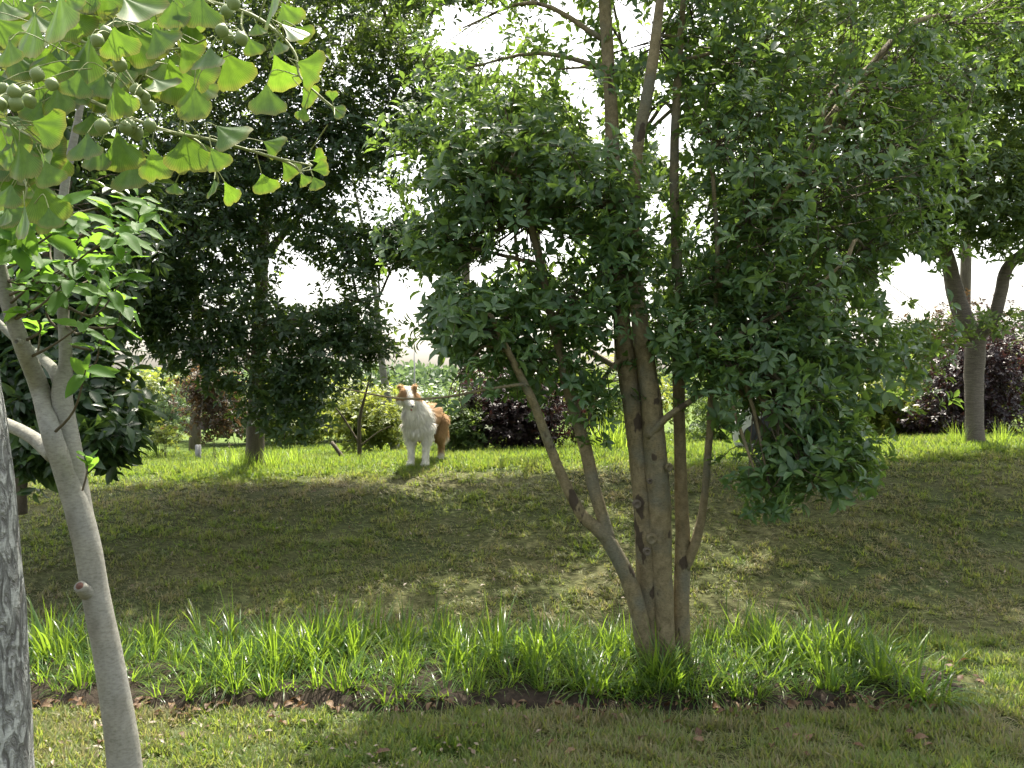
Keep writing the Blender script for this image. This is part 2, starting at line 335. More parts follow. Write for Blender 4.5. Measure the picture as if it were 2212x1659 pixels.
# ------------------------------------------------------------------ foliage machinery
# openings in the crowns (photo position, half widths, share of shoots missing): sky shows through these
OPEN = [(870, 350, 50, 36, .75), (790, 440, 80, 50, .72), (930, 440, 50, 34, .6), (665, 630, 80, 34, .88), (875, 640, 72, 62, .84), (860, 710, 45, 40, .7),
        (920, 810, 62, 62, .97), (1110, 540, 52, 48, .92), (1190, 530, 46, 50, .92), (1432, 275, 34, 55, .98), (1385, 50, 45, 70, .95), (1245, 180, 36, 60, .92),
        (990, 60, 70, 60, .9), (1080, 120, 50, 50, .9), (1965, 620, 62, 78, .95), (2120, 605, 70, 60, .85), (300, 800, 50, 45, .9), (1520, 480, 34, 70, .8), (1480, 330, 40, 60, .7),
        (1000, 250, 40, 50, .4), (1290, 260, 25, 60, .85), (1420, 480, 35, 60, .6), (600, 480, 60, 50, .3),
        (900, 930, 75, 95, 1.0), (1130, 100, 130, 110, .5), (1190, 30, 90, 50, .5), (1310, 60, 120, 80, .55), (1250, 600, 60, 50, .5), (1040, 580, 45, 40, .7), (1638, 908, 44, 36, .95), (1674, 836, 22, 20, .85), (1612, 945, 24, 40, .8)]
def keep_mask(p, seed=0, lip=True, bed=True, use_open=True):
    u = p[:, 0] / p[:, 1] * FPX + 1106; v = 829.5 - (p[:, 2] - EYE) / p[:, 1] * FPX
    k = np.ones(len(p), bool); rr = rng.random(len(p))
    if use_open:
        for (a, b, c, d, s) in OPEN:
            e = ((u - a) / c) ** 2 + ((v - b) / d) ** 2
            k &= ~((e < 1) & (rr < s))
    # sun gaps: crown openings that let the sun reach the crest, the bed and parts of the front lawn
    t = (p[:, 2] - .78) / SUN[2]; g = p - SUN[None] * t[:, None]
    r2 = rng.random(len(p))
    if lip:
        edge_y = 7.75 + .5 * (vnoise(g[:, 0], g[:, 0] * 0, .8, 21) - .5)
        k &= ~((g[:, 1] > edge_y) & (g[:, 1] < 12.5) & (r2 < .93))
    t = (p[:, 2] - .25) / SUN[2]; g = p - SUN[None] * t[:, None]
    if bed:
        z = (g[:, 1] > 4.0) & (g[:, 1] < 4.8) & (vnoise(g[:, 0], g[:, 1], 1.6, 23) > .3)
        z |= (g[:, 1] > 3.1) & (g[:, 1] < 4.0) & (vnoise(g[:, 0], g[:, 1], 1.5, 24) > .68)
        k &= ~(z & (r2 < .9))
    return k

T8_V = np.array([[0, 0, 0], [-.5, .38, .1], [0, .40, 0], [.5, .38, .1], [-.40, .70, .06], [0, .72, -.03], [.40, .70, .06], [0, 1, -.14]])
T8_F = [np.array([[0, 2, 1], [0, 3, 2], [4, 5, 7], [5, 6, 7]]), np.array([[1, 2, 5, 4], [2, 3, 6, 5]])]
T4_V = np.array([[0, 0, 0], [-.5, .45, .1], [0, .5, 0], [.5, .45, .1], [0, 1, -.1]])
T4_F = [np.array([[0, 2, 1], [0, 3, 2], [1, 2, 4], [2, 3, 4]])]
T2_V = np.array([[0, 0, 0], [-.5, .5, .08], [.5, .5, .08], [0, 1, -.06]])
T2_F = [np.array([[0, 2, 1], [1, 2, 3]])]

def leaf_frames(centers, dirs, n, L, spread=(50, 85), droop=.25):
    """whorls of n leaves round each shoot: returns origins, axes, lengths"""
    m = len(centers); s = norm(dirs)
    ref = np.where(np.abs(s[:, 2:3]) < .9, np.array([[0, 0, 1.0]]), np.array([[1.0, 0, 0]]))
    a = norm(np.cross(s, ref)); b = np.cross(s, a)
    ph = rng.uniform(0, 6.28, (m, 1)) + np.arange(n)[None] * 2.399 + rng.normal(0, .25, (m, n))
    th = np.radians(rng.uniform(spread[0], spread[1], (m, n)))
    radial = np.cos(ph)[..., None] * a[:, None] + np.sin(ph)[..., None] * b[:, None]
    y = np.cos(th)[..., None] * s[:, None] + np.sin(th)[..., None] * radial
    y[..., 2] -= droop * rng.random((m, n)); y = norm(y)
    z = s[:, None] - y * np.sum(s[:, None] * y, -1, keepdims=True) + rng.normal(0, .22, (m, n, 3)); z = norm(z - y * np.sum(z * y, -1, keepdims=True))
    x = np.cross(y, z)
    ln = L * rng.uniform(.6, 1.2, (m, n)) * rng.uniform(.75, 1.2, (m, 1))
    o = centers[:, None] - s[:, None] * (np.arange(n)[None, :, None] / n) * L * .55 + y * (L * .06)
    return o.reshape(-1, 3), x.reshape(-1, 3), y.reshape(-1, 3), z.reshape(-1, 3), ln.reshape(-1)

def leaves_into(mb, frames, W, tmpl):
    o, x, y, z, ln = frames; V, F = tmpl
    v = o[:, None] + ln[:, None, None] * (V[None, :, 0:1] * W * x[:, None] + V[None, :, 1:2] * y[:, None] + V[None, :, 2:3] * z[:, None])
    nv = len(V); base = mb.n; off = (np.arange(len(o)) * nv)[:, None, None]
    mb.v.append(v.reshape(-1, 3))
    for f in F:
        mb.loops.append((f[None] + off + base).astype(np.int32).ravel()); mb.tot.extend([f.shape[1]] * (len(f) * len(o)))
    mb.n += nv * len(o)

def lobe_shoots(lobes, shell=.45):
    """lobes: (u, v, d, ru, rv, rd metres, shoots)"""
    C, D, I = [], [], []
    for i, (u, v, d, ru, rv, rd, n) in enumerate(lobes):
        c = P(u, v, d); r = np.array([ru / FPX * d, rd, rv / FPX * d])
        q = norm(rng.normal(size=(n, 3))); rad = (shell + (1 - shell) * rng.random((n, 1)) ** .6) * rng.uniform(.82, 1.12, (n, 1))
        # uneven outline: shoots gather in clumps
        lump = .78 + .4 * vnoise(q[:, 0:1] * 2 + q[:, 2:3] + i * 3.1, q[:, 1:2] * 2 - q[:, 2:3], 1.6, 31 + i)
        p = c + q * r * rad * lump + rng.normal(0, .07, (n, 3))
        C.append(p); D.append(norm(q * .7 + np.array([0, 0, .55]) + rng.normal(0, .35, (n, 3)))); I += [i] * n
    return np.concatenate(C), np.concatenate(D), np.array(I)

def make_tree(name, label, cat, base, trunk, lobes, leafmat, barkmat, L=.085, W=.42, n=8, tmpl=(T4_V, T4_F), limbs=(), group=None,
              crown_name='crown', shoot_off=None, leaf_parts=0, sides=10, rough=.08, twig_frac=.35, lip=True, bed=True, use_open=True, spread=(50, 85), droop=.25, shell=.45, bough_z=None, keep_fn=None):
    """trunk/limbs: lists of polylines [(u, v, d, width)] ; lobes see lobe_shoots"""
    root = thing(name, label, cat, base, group)
    allp = []
    for kind, polys in (('trunk', trunk), ('limb', limbs)):
        if kind == 'trunk':
            mb = MB()
            for pl in polys:
                p, r = tube(mb, [P(*q[:3]) for q in pl], [q[3] / 2 / FPX * q[2] for q in pl], sides, 5, rough); allp.append(p)
            if polys: mb.build('trunk', barkmat, root)
        else:
            for pl in polys:
                mb = MB(); p, r = tube(mb, [P(*q[:3]) for q in pl], [q[3] / 2 / FPX * q[2] for q in pl], max(6, sides - 2), 5, rough); allp.append(p)
                mb.build('limb', barkmat, root)
    wood = np.concatenate(allp)
    C, D, I = lobe_shoots(lobes, shell)
    k = keep_mask(C, lip=lip, bed=bed, use_open=use_open)
    if keep_fn is not None: k &= keep_fn(C)
    C, D, I = C[k], D[k], I[k]
    # boughs from the nearest wood to each lobe, twigs to some shoots
    tw = MB(); hi = wood if bough_z is None else wood[wood[:, 2] > bough_z]
    for i, lb in enumerate(lobes):
        c = P(*lb[:3]); dd = np.linalg.norm(hi - c, axis=1) + np.maximum(0, hi[:, 2] - c[2] + .1) * 1.5
        s = hi[np.argmin(dd)]; bough_ok = (I == i).sum() > .4 * lb[6]; mid = (s + c) / 2 + np.array([0, 0, .12 * np.linalg.norm(c - s)]) + rng.normal(0, .04, 3)
        ln = np.linalg.norm(c - s)
        if ln > .12 and bough_ok:
            mb = MB(); tube(mb, [s, mid, c], [.006 + .012 * min(ln, 1.6), .005 + .008 * min(ln, 1.6), .005], 6, 4, .05); mb.build('bough', barkmat, root)
        idx = np.nonzero(I == i)[0]; idx = idx[rng.random(len(idx)) < twig_frac]
        if use_open and len(idx): idx = idx[keep_mask((C[idx] + c) / 2, lip=False, bed=False)]
        for j in idx:
            e = C[j]; st = c + (mid - c) * rng.random() * .8; m2 = (st + e) / 2 + rng.normal(0, .12, 3) * np.linalg.norm(e - st)
            tube(tw, [st, m2, e - D[j] * L * .3], [.0045, .0032, .0016], 3, 3, 0, False)
    if tw.n: tag(tw.build('twigs', M['twig'], root), kind='stuff')
    fr = leaf_frames(C, D, n, L, spread, droop)
    # a few leaves missing here and there
    k = rng.random(len(fr[0])) < np.repeat(rng.uniform(.6, 1.0, len(C)), n); fr = tuple(a[k] for a in fr)
    if leaf_parts:
        dist = np.linalg.norm(fr[0] - np.array([0, 0, EYE]), axis=1)
        u = fr[0][:, 0] / fr[0][:, 1] * FPX + 1106; v = 829.5 - (fr[0][:, 2] - EYE) / fr[0][:, 1] * FPX
        dist = dist + 50 * ((u < 0) | (u > 2212) | (v < 0) | (v > 1659)); order = np.argsort(dist); sel = order[:leaf_parts]; rest = order[leaf_parts:]
        one = MB(); leaves_into(one, (np.zeros((1, 3)), np.array([[1., 0, 0]]), np.array([[0, 1., 0]]), np.array([[0, 0, 1.]]), np.ones(1)), W, tmpl)
        src = obj('leaf', one.mesh('leaf'), leafmat, root)
        o0 = parent_origin(root)
        for q, a in enumerate(sel):
            lf = src if q == 0 else src.copy()
            if q: COL.objects.link(lf)
            lf.parent = root
            X, Y, Z, s, o = fr[1][a], fr[2][a], fr[3][a], fr[4][a], fr[0][a] - o0
            lf.matrix_local = Matrix(((X[0] * s, Y[0] * s, Z[0] * s, o[0]), (X[1] * s, Y[1] * s, Z[1] * s, o[1]), (X[2] * s, Y[2] * s, Z[2] * s, o[2]), (0, 0, 0, 1)))
        fr = tuple(a[rest] for a in fr)
    mb = MB(); leaves_into(mb, fr, W, tmpl)
    tag(mb.build(crown_name, leafmat, root), kind='stuff')
    return root

# ------------------------------------------------------------------ the multi-stemmed osmanthus in the bed
D0 = 4.5
def gp(u, d):   # ground point under photo column u at distance d
    x = (u - 1106) / FPX * d; return np.array([x, d, float(ground_z(x, d))])
trunks = [
    [(1408, 1475, 4.5, 56.0), (1407, 1400, 4.5, 49.6), (1400, 1250, 4.5, 49.6), (1392, 1100, 4.5, 49.6), (1378, 950, 4.52, 44.8), (1356, 800, 4.55, 43.2), (1338, 640, 4.6, 36.8), (1326, 400, 4.65, 33.6), (1318, 200, 4.7, 28.8), (1300, -80, 4.75, 22.9), (1285, -300, 4.8, 12.3)],
    [(1440, 1475, 4.46, 48.0), (1438, 1400, 4.46, 43.2), (1430, 1250, 4.46, 46.4), (1424, 1100, 4.45, 48.0), (1414, 960, 4.45, 49.6), (1402, 830, 4.45, 44.8), (1380, 680, 4.5, 35.2), (1366, 520, 4.5, 30.4), (1378, 320, 4.45, 25.6), (1412, 120, 4.4, 22.9), (1440, -150, 4.4, 12.3)],
    [(1472, 1470, 4.52, 40.0), (1472, 1330, 4.52, 35.2), (1474, 1150, 4.55, 30.4), (1468, 950, 4.58, 26.4), (1466, 800, 4.6, 26.4), (1463, 600, 4.65, 22.9), (1456, 350, 4.7, 19.4), (1470, 80, 4.7, 15.0), (1490, -150, 4.7, 8.8)],
    [(1398, 1475, 4.45, 43.2), (1390, 1380, 4.44, 36.8), (1362, 1265, 4.42, 36.8), (1312, 1165, 4.4, 33.6), (1252, 1105, 4.38, 24.6), (1202, 1000, 4.35, 21.1), (1152, 870, 4.3, 19.4), (1108, 780, 4.28, 15.8), (1060, 680, 4.25, 10.6)],
]
limbs = [
    [(1478, 1230, 4.53, 22.9), (1504, 1165, 4.5, 22.0), (1520, 1090, 4.48, 17.6), (1528, 1000, 4.46, 15.8), (1536, 880, 4.45, 15.0), (1540, 760, 4.45, 13.2), (1550, 560, 4.45, 10.6), (1540, 380, 4.45, 7.9)],
    [(1400, 945, 4.42, 19.4), (1440, 902, 4.36, 15.0), (1490, 868, 4.3, 12.3), (1535, 838, 4.25, 8.8)],
    [(1318, 1172, 4.4, 28.8), (1288, 1070, 4.42, 27.2), (1262, 960, 4.45, 26.4), (1228, 840, 4.5, 24.6), (1195, 700, 4.55, 19.4), (1160, 540, 4.6, 15.8), (1120, 380, 4.6, 10.6)],
    [(1130, 830, 4.25, 7.9), (1060, 840, 4.2, 6.2), (980, 855, 4.15, 5.3), (900, 862, 4.1, 4.8), (820, 855, 4.1, 4.0), (740, 838, 4.1, 2.6)],
    [(1520, 760, 4.45, 12.3), (1640, 700, 4.4, 10.6), (1740, 640, 4.35, 7.9), (1830, 560, 4.3, 5.3)],
    [(1545, 640, 4.45, 10.6), (1600, 520, 4.5, 9.7), (1690, 420, 4.5, 7.0), (1760, 300, 4.5, 5.3)],
]
lobes = [  # u, v, d, ru, rv, rd, shoots
    (1030, 700, 4.45, 162, 102.6, 0.504, 266), (1150, 780, 4.65, 140.4, 81, 0.456, 161), (960, 650, 4.55, 86.4, 59.4, 0.3, 66), (1040, 440, 4.75, 162, 129.6, 0.6, 190), (1180, 380, 4.55, 151.2, 118.8, 0.54, 142),
    (1280, 430, 4.35, 151.2, 118.8, 0.48, 161), (1240, 650, 4.45, 118.8, 118.8, 0.48, 133), (1100, 260, 4.65, 194.4, 118.8, 0.66, 171), (1200, 150, 4.95, 194.4, 140.4, 0.66, 114), (1330, 570, 4.35, 108, 108, 0.36, 123), (1130, 560, 4.75, 162, 118.8, 0.6, 104),
    (1460, 720, 4.45, 97.2, 97.2, 0.42, 123), (1560, 300, 4.55, 162, 151.2, 0.6, 190), (1640, 120, 4.85, 216, 162, 0.78, 247), (1500, 60, 4.95, 118.8, 129.6, 0.6, 104),
    (1620, 480, 4.45, 183.6, 151.2, 0.6, 247), (1760, 380, 4.65, 216, 194.4, 0.72, 323), (1850, 180, 5.05, 237.6, 216, 0.78, 313), (1700, 640, 4.45, 205.2, 151.2, 0.66, 304), (1790, 760, 4.55, 162, 108, 0.6, 237),
    (1650, 800, 4.35, 151.2, 97.2, 0.48, 218), (1700, 900, 4.3, 140.4, 91.8, 0.42, 152), (1790, 950, 4.45, 113.4, 81, 0.42, 104), (1700, 1005, 4.35, 118.8, 64.8, 0.36, 76), (1810, 1020, 4.45, 86.4, 54, 0.3, 42), (1650, 1075, 4, 45, 26, 0.15, 17), (1760, 1055, 4.05, 40, 25, 0.12, 11),
    (1560, 620, 4.55, 129.6, 118.8, 0.42, 161), (1880, 800, 4.85, 140.4, 81, 0.48, 85), (1960, 840, 4.95, 97.2, 48.6, 0.36, 34), (1280, 850, 4.4, 60, 35, 0.2, 33), (1262, 930, 4.35, 40, 18, 0.1, 8), (1000, 800, 4.15, 60, 24, 0.18, 24),
    (1530, 800, 4.25, 60, 50, 0.25, 66), (1000, 150, 5.15, 118.8, 118.8, 0.48, 85), (1400, 250, 5.25, 162, 183.6, 0.6, 57), (1400, 600, 5.15, 194.4, 140.4, 0.54, 104), (1440, 450, 5.25, 129.6, 129.6, 0.48, 85),
    (1880, 560, 4.85, 118.8, 162, 0.54, 142), (980, 380, 4.85, 97.2, 118.8, 0.48, 66), (1340, 90, 5.25, 140.4, 129.6, 0.6, 57),
    (930, 320, 4.75, 108, 86.4, 0.48, 123), (955, 520, 4.65, 97.2, 70.2, 0.42, 104), (1000, 60, 5.05, 129.6, 118.8, 0.48, 85),
    (1250, -150, 4.95, 345.6, 151.2, 1.08, 247), (1700, -150, 4.95, 345.6, 162, 1.08, 313),
    (1130, 480, 4.8, 290, 400, .8, 700), (1720, 470, 4.9, 340, 540, .9, 1000), (1710, 930, 4.1, 135, 95, .4, 60), (1750, 1010, 4.1, 135, 65, .35, 60), (1820, 960, 4.2, 90, 80, .3, 40), (1800, -330, 5.4, 420, 200, .9, 600), (1300, -330, 5.3, 320, 180, .9, 350), (1665, 1060, 4.0, 60, 30, .15, 30), (1850, 1000, 4.2, 45, 50, .2, 30), (1420, 100, 5.0, 420, 220, .8, 330), (1900, 330, 5.2, 180, 380, .7, 420), (2000, 150, 5.7, 190, 190, .5, 330), (2150, 60, 5.9, 170, 170, .5, 260)]  # highest lobes, above the view, are added to shade the upper right crown
main = make_tree('osmanthus_tree', 'multi-stemmed tree with olive bark rising from the strap-leaved bed', 'tree', gp(1432, 4.5), trunks, lobes, M['osmanthus'], M['bark_main'], L=.074, W=.40, n=8, tmpl=(T8_V, T8_F), limbs=limbs, leaf_parts=300, sides=14, rough=.09, twig_frac=.25, bough_z=1.75, shell=.25)
# knots and scars on the stems
def knot(root, u, v, d, s, mat, name='knot'):
    c = P(u, v, d); mb = MB()
    th = np.linspace(0, 2 * np.pi, 12, endpoint=False); rings = [(1.15, .012), (1.05, -.006), (.75, -.013), (.5, -.006), (.2, -.002)]
    V = []
    for rr, off in rings: V += [c + np.array([math.cos(t) * s * rr * (1 + .1 * math.sin(3 * t)), off, math.sin(t) * s * rr * 1.05]) for t in th]
    F = []
    for i in range(len(rings) - 1):
        for j in range(12): F.append([i * 12 + j, i * 12 + (j + 1) % 12, (i + 1) * 12 + (j + 1) % 12, (i + 1) * 12 + j])
    F.append([4 * 12 + j for j in range(12)])
    mb.add(V, F); return mb.build(name, mat, root)
knot(main, 1408, 1165, 4.36, .028, M['bark_main']); knot(main, 1398, 1192, 4.35, .02, M['bark_dark']); knot(main, 1446, 1010, 4.37, .02, M['bark_main']); knot(main, 1376, 1090, 4.40, .022, M['bark_dark']); knot(main, 1403, 1040, 4.37, .014, M['bark_dark'])

# ------------------------------------------------------------------ trees on the bank
G_BANK = 'dark trees on the grassy crest'
make_tree('bank_tree', 'dark dense tree on the crest behind the dog with a thick short trunk', 'tree', gp(550, 8.8),
    [[(548, 1040, 8.8, 46), (549, 1000, 8.8, 40), (552, 930, 8.8, 37), (556, 820, 8.8, 34), (560, 700, 8.8, 30), (570, 500, 8.8, 24), (580, 250, 8.8, 16), (600, 0, 8.8, 10)]],
    [(560, 330, 8.2, 340, 230, .7, 1500), (420, 480, 8.0, 210, 170, .6, 900), (700, 280, 8.2, 220, 210, .6, 1000), (330, 620, 7.9, 150, 130, .5, 480), (480, 680, 7.9, 190, 120, .5, 560), (620, 700, 7.9, 140, 75, .4, 300),
     (760, 640, 8.0, 120, 65, .4, 200), (730, 760, 7.8, 130, 65, .4, 260), (580, 820, 7.7, 120, 75, .35, 260), (640, 900, 7.75, 65, 58, .3, 100), (450, 790, 7.8, 75, 50, .3, 80), (800, 540, 8.1, 120, 75, .4, 220), (850, 200, 8.3, 120, 190, .5, 420), (300, 330, 8.2, 260, 230, .6, 900), (820, 740, 7.9, 70, 40, .3, 90), (900, 530, 8.0, 120, 65, .4, 300), (970, 180, 8.2, 120, 150, .5, 380), (960, 330, 8.1, 90, 80, .4, 180), (770, 700, 7.9, 100, 60, .35, 200), (380, 760, 7.8, 90, 40, .3, 110), (300, 660, 7.7, 90, 80, .4, 260), (250, 520, 7.9, 120, 110, .4, 300), (660, 830, 7.7, 80, 70, .3, 160), (560, 900, 7.8, 40, 50, .25, 50),
     (570, 40, 9.8, 420, 230, 1.0, 1700), (860, 40, 9.6, 130, 130, .8, 380), (250, 60, 9.8, 300, 250, 1.0, 900), (720, 480, 8.2, 190, 110, .5, 460), (560, -160, 10, 400, 140, 1.0, 600), (300, -90, 7.5, 330, 150, .6, 700), (760, -110, 7.5, 300, 140, .6, 650), (1020, -60, 7.6, 230, 120, .6, 600), (620, 60, 8.0, 300, 110, .5, 600)],  # near lobes above the frame are an unseen canopy added to shade the bank
    M['osmanthus_dark'], M['bark_dark'], L=.085, W=.42, n=8, tmpl=(T4_V, T4_F), group=None, twig_frac=.08,
    limbs=[[(558, 760, 8.8, 20), (640, 690, 8.6, 15), (740, 660, 8.5, 9), (820, 640, 8.4, 5)], [(556, 800, 8.8, 20), (470, 700, 8.5, 14), (380, 620, 8.4, 8)], [(566, 560, 8.8, 18), (680, 430, 8.7, 12), (790, 330, 8.7, 8), (880, 150, 8.8, 5)], [(700, 720, 8.3, 8), (780, 735, 8.2, 6), (860, 740, 8.2, 3)]])
make_tree('bank_tree', 'grey forked tree on the crest in front of a dark purple bush', 'tree', gp(2108, 8.6),
    [[(2112, 1010, 8.6, 66), (2108, 985, 8.6, 45), (2106, 930, 8.6, 39), (2104, 850, 8.6, 37), (2106, 760, 8.6, 40), (2110, 715, 8.6, 38)]],
    [(2080, 400, 8.2, 210, 150, .7, 900), (1950, 460, 8.1, 140, 110, .6, 480), (2190, 460, 8.1, 130, 110, .6, 420), (2060, 240, 8.5, 260, 180, .9, 900), (2240, 300, 8.5, 150, 250, .8, 600), (1980, 160, 8.0, 220, 120, .5, 560), (2230, 100, 8.0, 200, 150, .6, 450), (2150, -100, 7.5, 330, 150, .6, 700), (1880, 360, 8.3, 160, 150, .7, 600), (1880, 60, 9.8, 240, 200, .9, 900), (2100, 40, 9.8, 260, 200, .9, 1000), (2160, 700, 8.3, 90, 26, .35, 60), (2010, 730, 8.2, 80, 40, .35, 80), (1930, 730, 8.0, 90, 70, .4, 170), (1960, 800, 8.3, 90, 50, .35, 110), (2060, -120, 8.8, 300, 130, 1.0, 450)],  # the near overhead lobe, out of view, is added to keep the slope shaded
    M['bank_tree'], M['bark_ringed'], L=.085, W=.42, n=8, tmpl=(T4_V, T4_F), twig_frac=.1, sides=14,
    limbs=[[(2106, 730, 8.6, 40), (2080, 680, 8.6, 34), (2060, 610, 8.6, 32), (2040, 540, 8.6, 30), (2000, 430, 8.6, 22), (1960, 300, 8.6, 12)], [(2112, 725, 8.58, 34), (2145, 690, 8.5, 27), (2160, 640, 8.45, 26), (2176, 580, 8.4, 24), (2215, 540, 8.35, 18), (2280, 480, 8.3, 12)], [(2080, 715, 8.75, 20), (2058, 650, 8.8, 18), (2045, 580, 8.85, 18), (2030, 500, 8.85, 14)], [(2100, 745, 8.4, 8), (2020, 745, 8.3, 7), (1940, 735, 8.2, 4)]])
make_tree('bank_tree', 'leafy tree on the crest showing through behind the multi-stemmed one', 'tree', gp(1385, 9.4),
    [[(1385, 1010, 9.4, 26), (1384, 930, 9.4, 22), (1380, 800, 9.4, 20), (1370, 600, 9.4, 17), (1380, 300, 9.4, 10)]],
    [(1150, 660, 8.4, 170, 100, .6, 330), (1150, 300, 8.2, 180, 120, .5, 330), (1380, 600, 8.5, 230, 140, .7, 330), (1600, 560, 8.5, 250, 190, .7, 800), (1780, 560, 8.4, 180, 180, .6, 560), (1130, 420, 8.5, 180, 140, .6, 280), (1080, 150, 8.0, 190, 110, .5, 240), (1720, 150, 8.0, 200, 130, .5, 480), (1400, 110, 8.0, 160, 90, .5, 90), (1300, -110, 7.5, 330, 120, .6, 500), (1750, -60, 7.5, 300, 150, .6, 700), (1350, 330, 8.6, 210, 150, .7, 150), (1600, 320, 8.8, 230, 170, .8, 600), (1500, 750, 8.2, 150, 65, .4, 200), (1700, 750, 8.2, 160, 85, .4, 300)],  # unseen near lobes overhead and some visible ones are added to shade the slope
    M['bank_tree'], M['bark_dark'], L=.10, W=.42, n=8, tmpl=(T4_V, T4_F), twig_frac=.1,
    limbs=[[(1380, 820, 9.4, 14), (1250, 740, 9.3, 12), (1130, 600, 9.3, 9), (1110, 450, 9.3, 6)], [(1378, 780, 9.4, 14), (1500, 660, 9.3, 11), (1640, 540, 9.2, 7)], [(1250, 740, 9.3, 12), (1170, 560, 9.3, 10), (1160, 400, 9.3, 6)]])

# dark broad-leaved evergreen behind the forked tree on the left
make_tree('evergreen_tree', 'dark broad-leaved evergreen with drooping leaves at the left behind the forked trunk', 'tree', gp(38, 6.0),
    [[(40, 1110, 6.0, 36), (42, 1040, 6.0, 32), (44, 960, 6.0, 28), (60, 800, 6.0, 22), (100, 560, 6.0, 14)]],
    [(190, 850, 5.8, 110, 110, .5, 260), (90, 820, 5.9, 120, 110, .5, 200), (230, 930, 5.6, 65, 70, .3, 90), (60, 950, 5.6, 60, 50, .3, 50), (120, 600, 6.0, 190, 130, .6, 260), (20, 700, 6.0, 120, 150, .6, 260), (150, 420, 6.2, 200, 140, .6, 420), (60, 250, 6.4, 200, 150, .6, 300), (180, 985, 5.5, 24, 26, .1, 10), (65, 1005, 5.5, 45, 22, .2, 18), (110, 700, 6.0, 150, 70, .5, 140)],
    M['broad_dark'], M['bark_dark'], L=.15, W=.40, n=7, tmpl=(T8_V, T8_F), twig_frac=.15, droop=.8, leaf_parts=300)

# ------------------------------------------------------------------ bushes and plants behind the crest
def bush(name, label, cat, u, d, top, halfw, mat, leaves=900, L=.07, W=.45, bottom=None, stems=4, lobes_n=4, group=None, seed=0, gap=60, n=8):
    """a bush standing at column u, distance d, its top at photo row top"""
    b = gp(u, d); vb = 829.5 - (b[2] - EYE) / d * FPX
    low = bottom if bottom is not None else vb - 20
    r0 = np.random.default_rng(seed + 100)
    polys = []
    for s in range(stems):
        du = r0.uniform(-.5, .5) * halfw * .5; polys.append([(u + du * .4, vb + 8, d, 900 * .016 / d * 1.3), (u + du * .8, (vb + low) / 2 - 10, d, 900 * .014 / d), (u + du * 1.6, (low + top) / 2, d, 900 * .009 / d)])
    lb = []; H = low - top
    for i in range(lobes_n):
        uu = u + r0.uniform(-.55, .55) * halfw; vv = low - H * r0.uniform(.3, .75)
        lb.append((uu, vv, d + r0.uniform(-.3, .3), halfw * r0.uniform(.6, .85), H * r0.uniform(.32, .46), min(1.0, halfw / FPX * d * .7), leaves // lobes_n // n))
    lb.append((u, low - H * .22, d, halfw * 1.1, H * .28, min(1.0, halfw / FPX * d * .8), leaves // 3 // n))
    lb.append((u, (low + top) / 2, d, halfw * .95, H * .56, min(1.0, halfw / FPX * d * .8), leaves // 2 // n))
    return make_tree(name, label, cat, b, polys, lb, mat, M['twig'], L=L, W=W, n=n, tmpl=(T4_V, T4_F) if d < 14 else (T2_V, T2_F), group=group, sides=6, lip=False, bed=False, use_open=False, twig_frac=.12, shell=.2)

bush('purple_bush', 'dark purple bush on several stems right of the dog', 'bush', 1105, 10.4, 765, 150, M['purple'], 16000, .06, .5, 965, 6, 5, seed=1)
bush('purple_bush', 'large dark purple bush with reddish top behind the grey forked trunk', 'bush', 2100, 10.2, 680, 135, M['purple'], 13000, .06, .5, 955, 4, 6, seed=2)
bush('reddish_bush', 'reddish brown leaning bush left of the thick dark trunk', 'bush', 470, 11.0, 790, 85, M['redtip'], 4500, .06, .5, 940, 2, 4, seed=3)
bush('red_topped_bush', 'red topped shrub at the right under the white sky gap', 'bush', 2060, 13.0, 650, 120, M['redtip'], 4000, .07, .5, 800, 3, 4, seed=4)
bush('green_bush', 'upright leafy green shrub just behind the dog on its right', 'bush', 995, 10.0, 845, 62, M['midgreen'], 3800, .06, .4, 985, 3, 4, seed=5)
bush('yellow_bush', 'yellowish shrub behind the dog on its left', 'bush', 800, 12.0, 835, 85, M['yellowgreen'], 3000, .09, .45, 960, 4, 4, seed=6)
bush('blue_green_bush', 'small blue-green rounded shrub seen in the gap right of the forked trunk', 'bush', 355, 13.5, 830, 55, M['greyleaf'], 1500, .06, .4, 930, 4, 4, seed=7)
bush('orange_bush', 'low orange-yellow shrub at the far edge of the grass on the left', 'bush', 345, 13.0, 905, 40, M['yellowgreen'], 700, .06, .45, 965, 4, 3, seed=8)
bush('green_bush', 'spreading green bush right of the multi-stemmed tree behind the thin stem', 'bush', 1560, 11.5, 770, 110, M['midgreen'], 5500, .08, .42, 985, 4, 5, seed=9)
bush('broad_leaved_shrub', 'bright broad-leaved shrub behind the tall grass tuft', 'bush', 1300, 11.0, 800, 70, M['midgreen'], 1500, .12, .34, 960, 4, 4, seed=10)
bush('yellow_bush', 'yellow-green leafy bush low at the right beside the purple bush', 'bush', 1930, 10.8, 810, 100, M['yellowgreen'], 4000, .09, .45, 975, 4, 4, seed=11)
bush('dark_bush', 'dark low bush left of the large purple bush', 'bush', 1990, 10.6, 880, 60, M['purple'], 1300, .06, .5, 975, 3, 3, seed=12)
lab = ['pale leafy bush in the distant row, ' + t for t in (
    'at the left edge of the row', 'behind the blue-green shrub', 'behind the leaning reddish bush', 'behind the sapling', 'behind the dog', 'behind the purple bush by the dog', 'behind the stems of the main tree', 'behind the crouching person', 'behind the drooping branch', 'behind the grey forked trunk', 'at the right edge of the row', 'between the dark trunk and the sapling')]
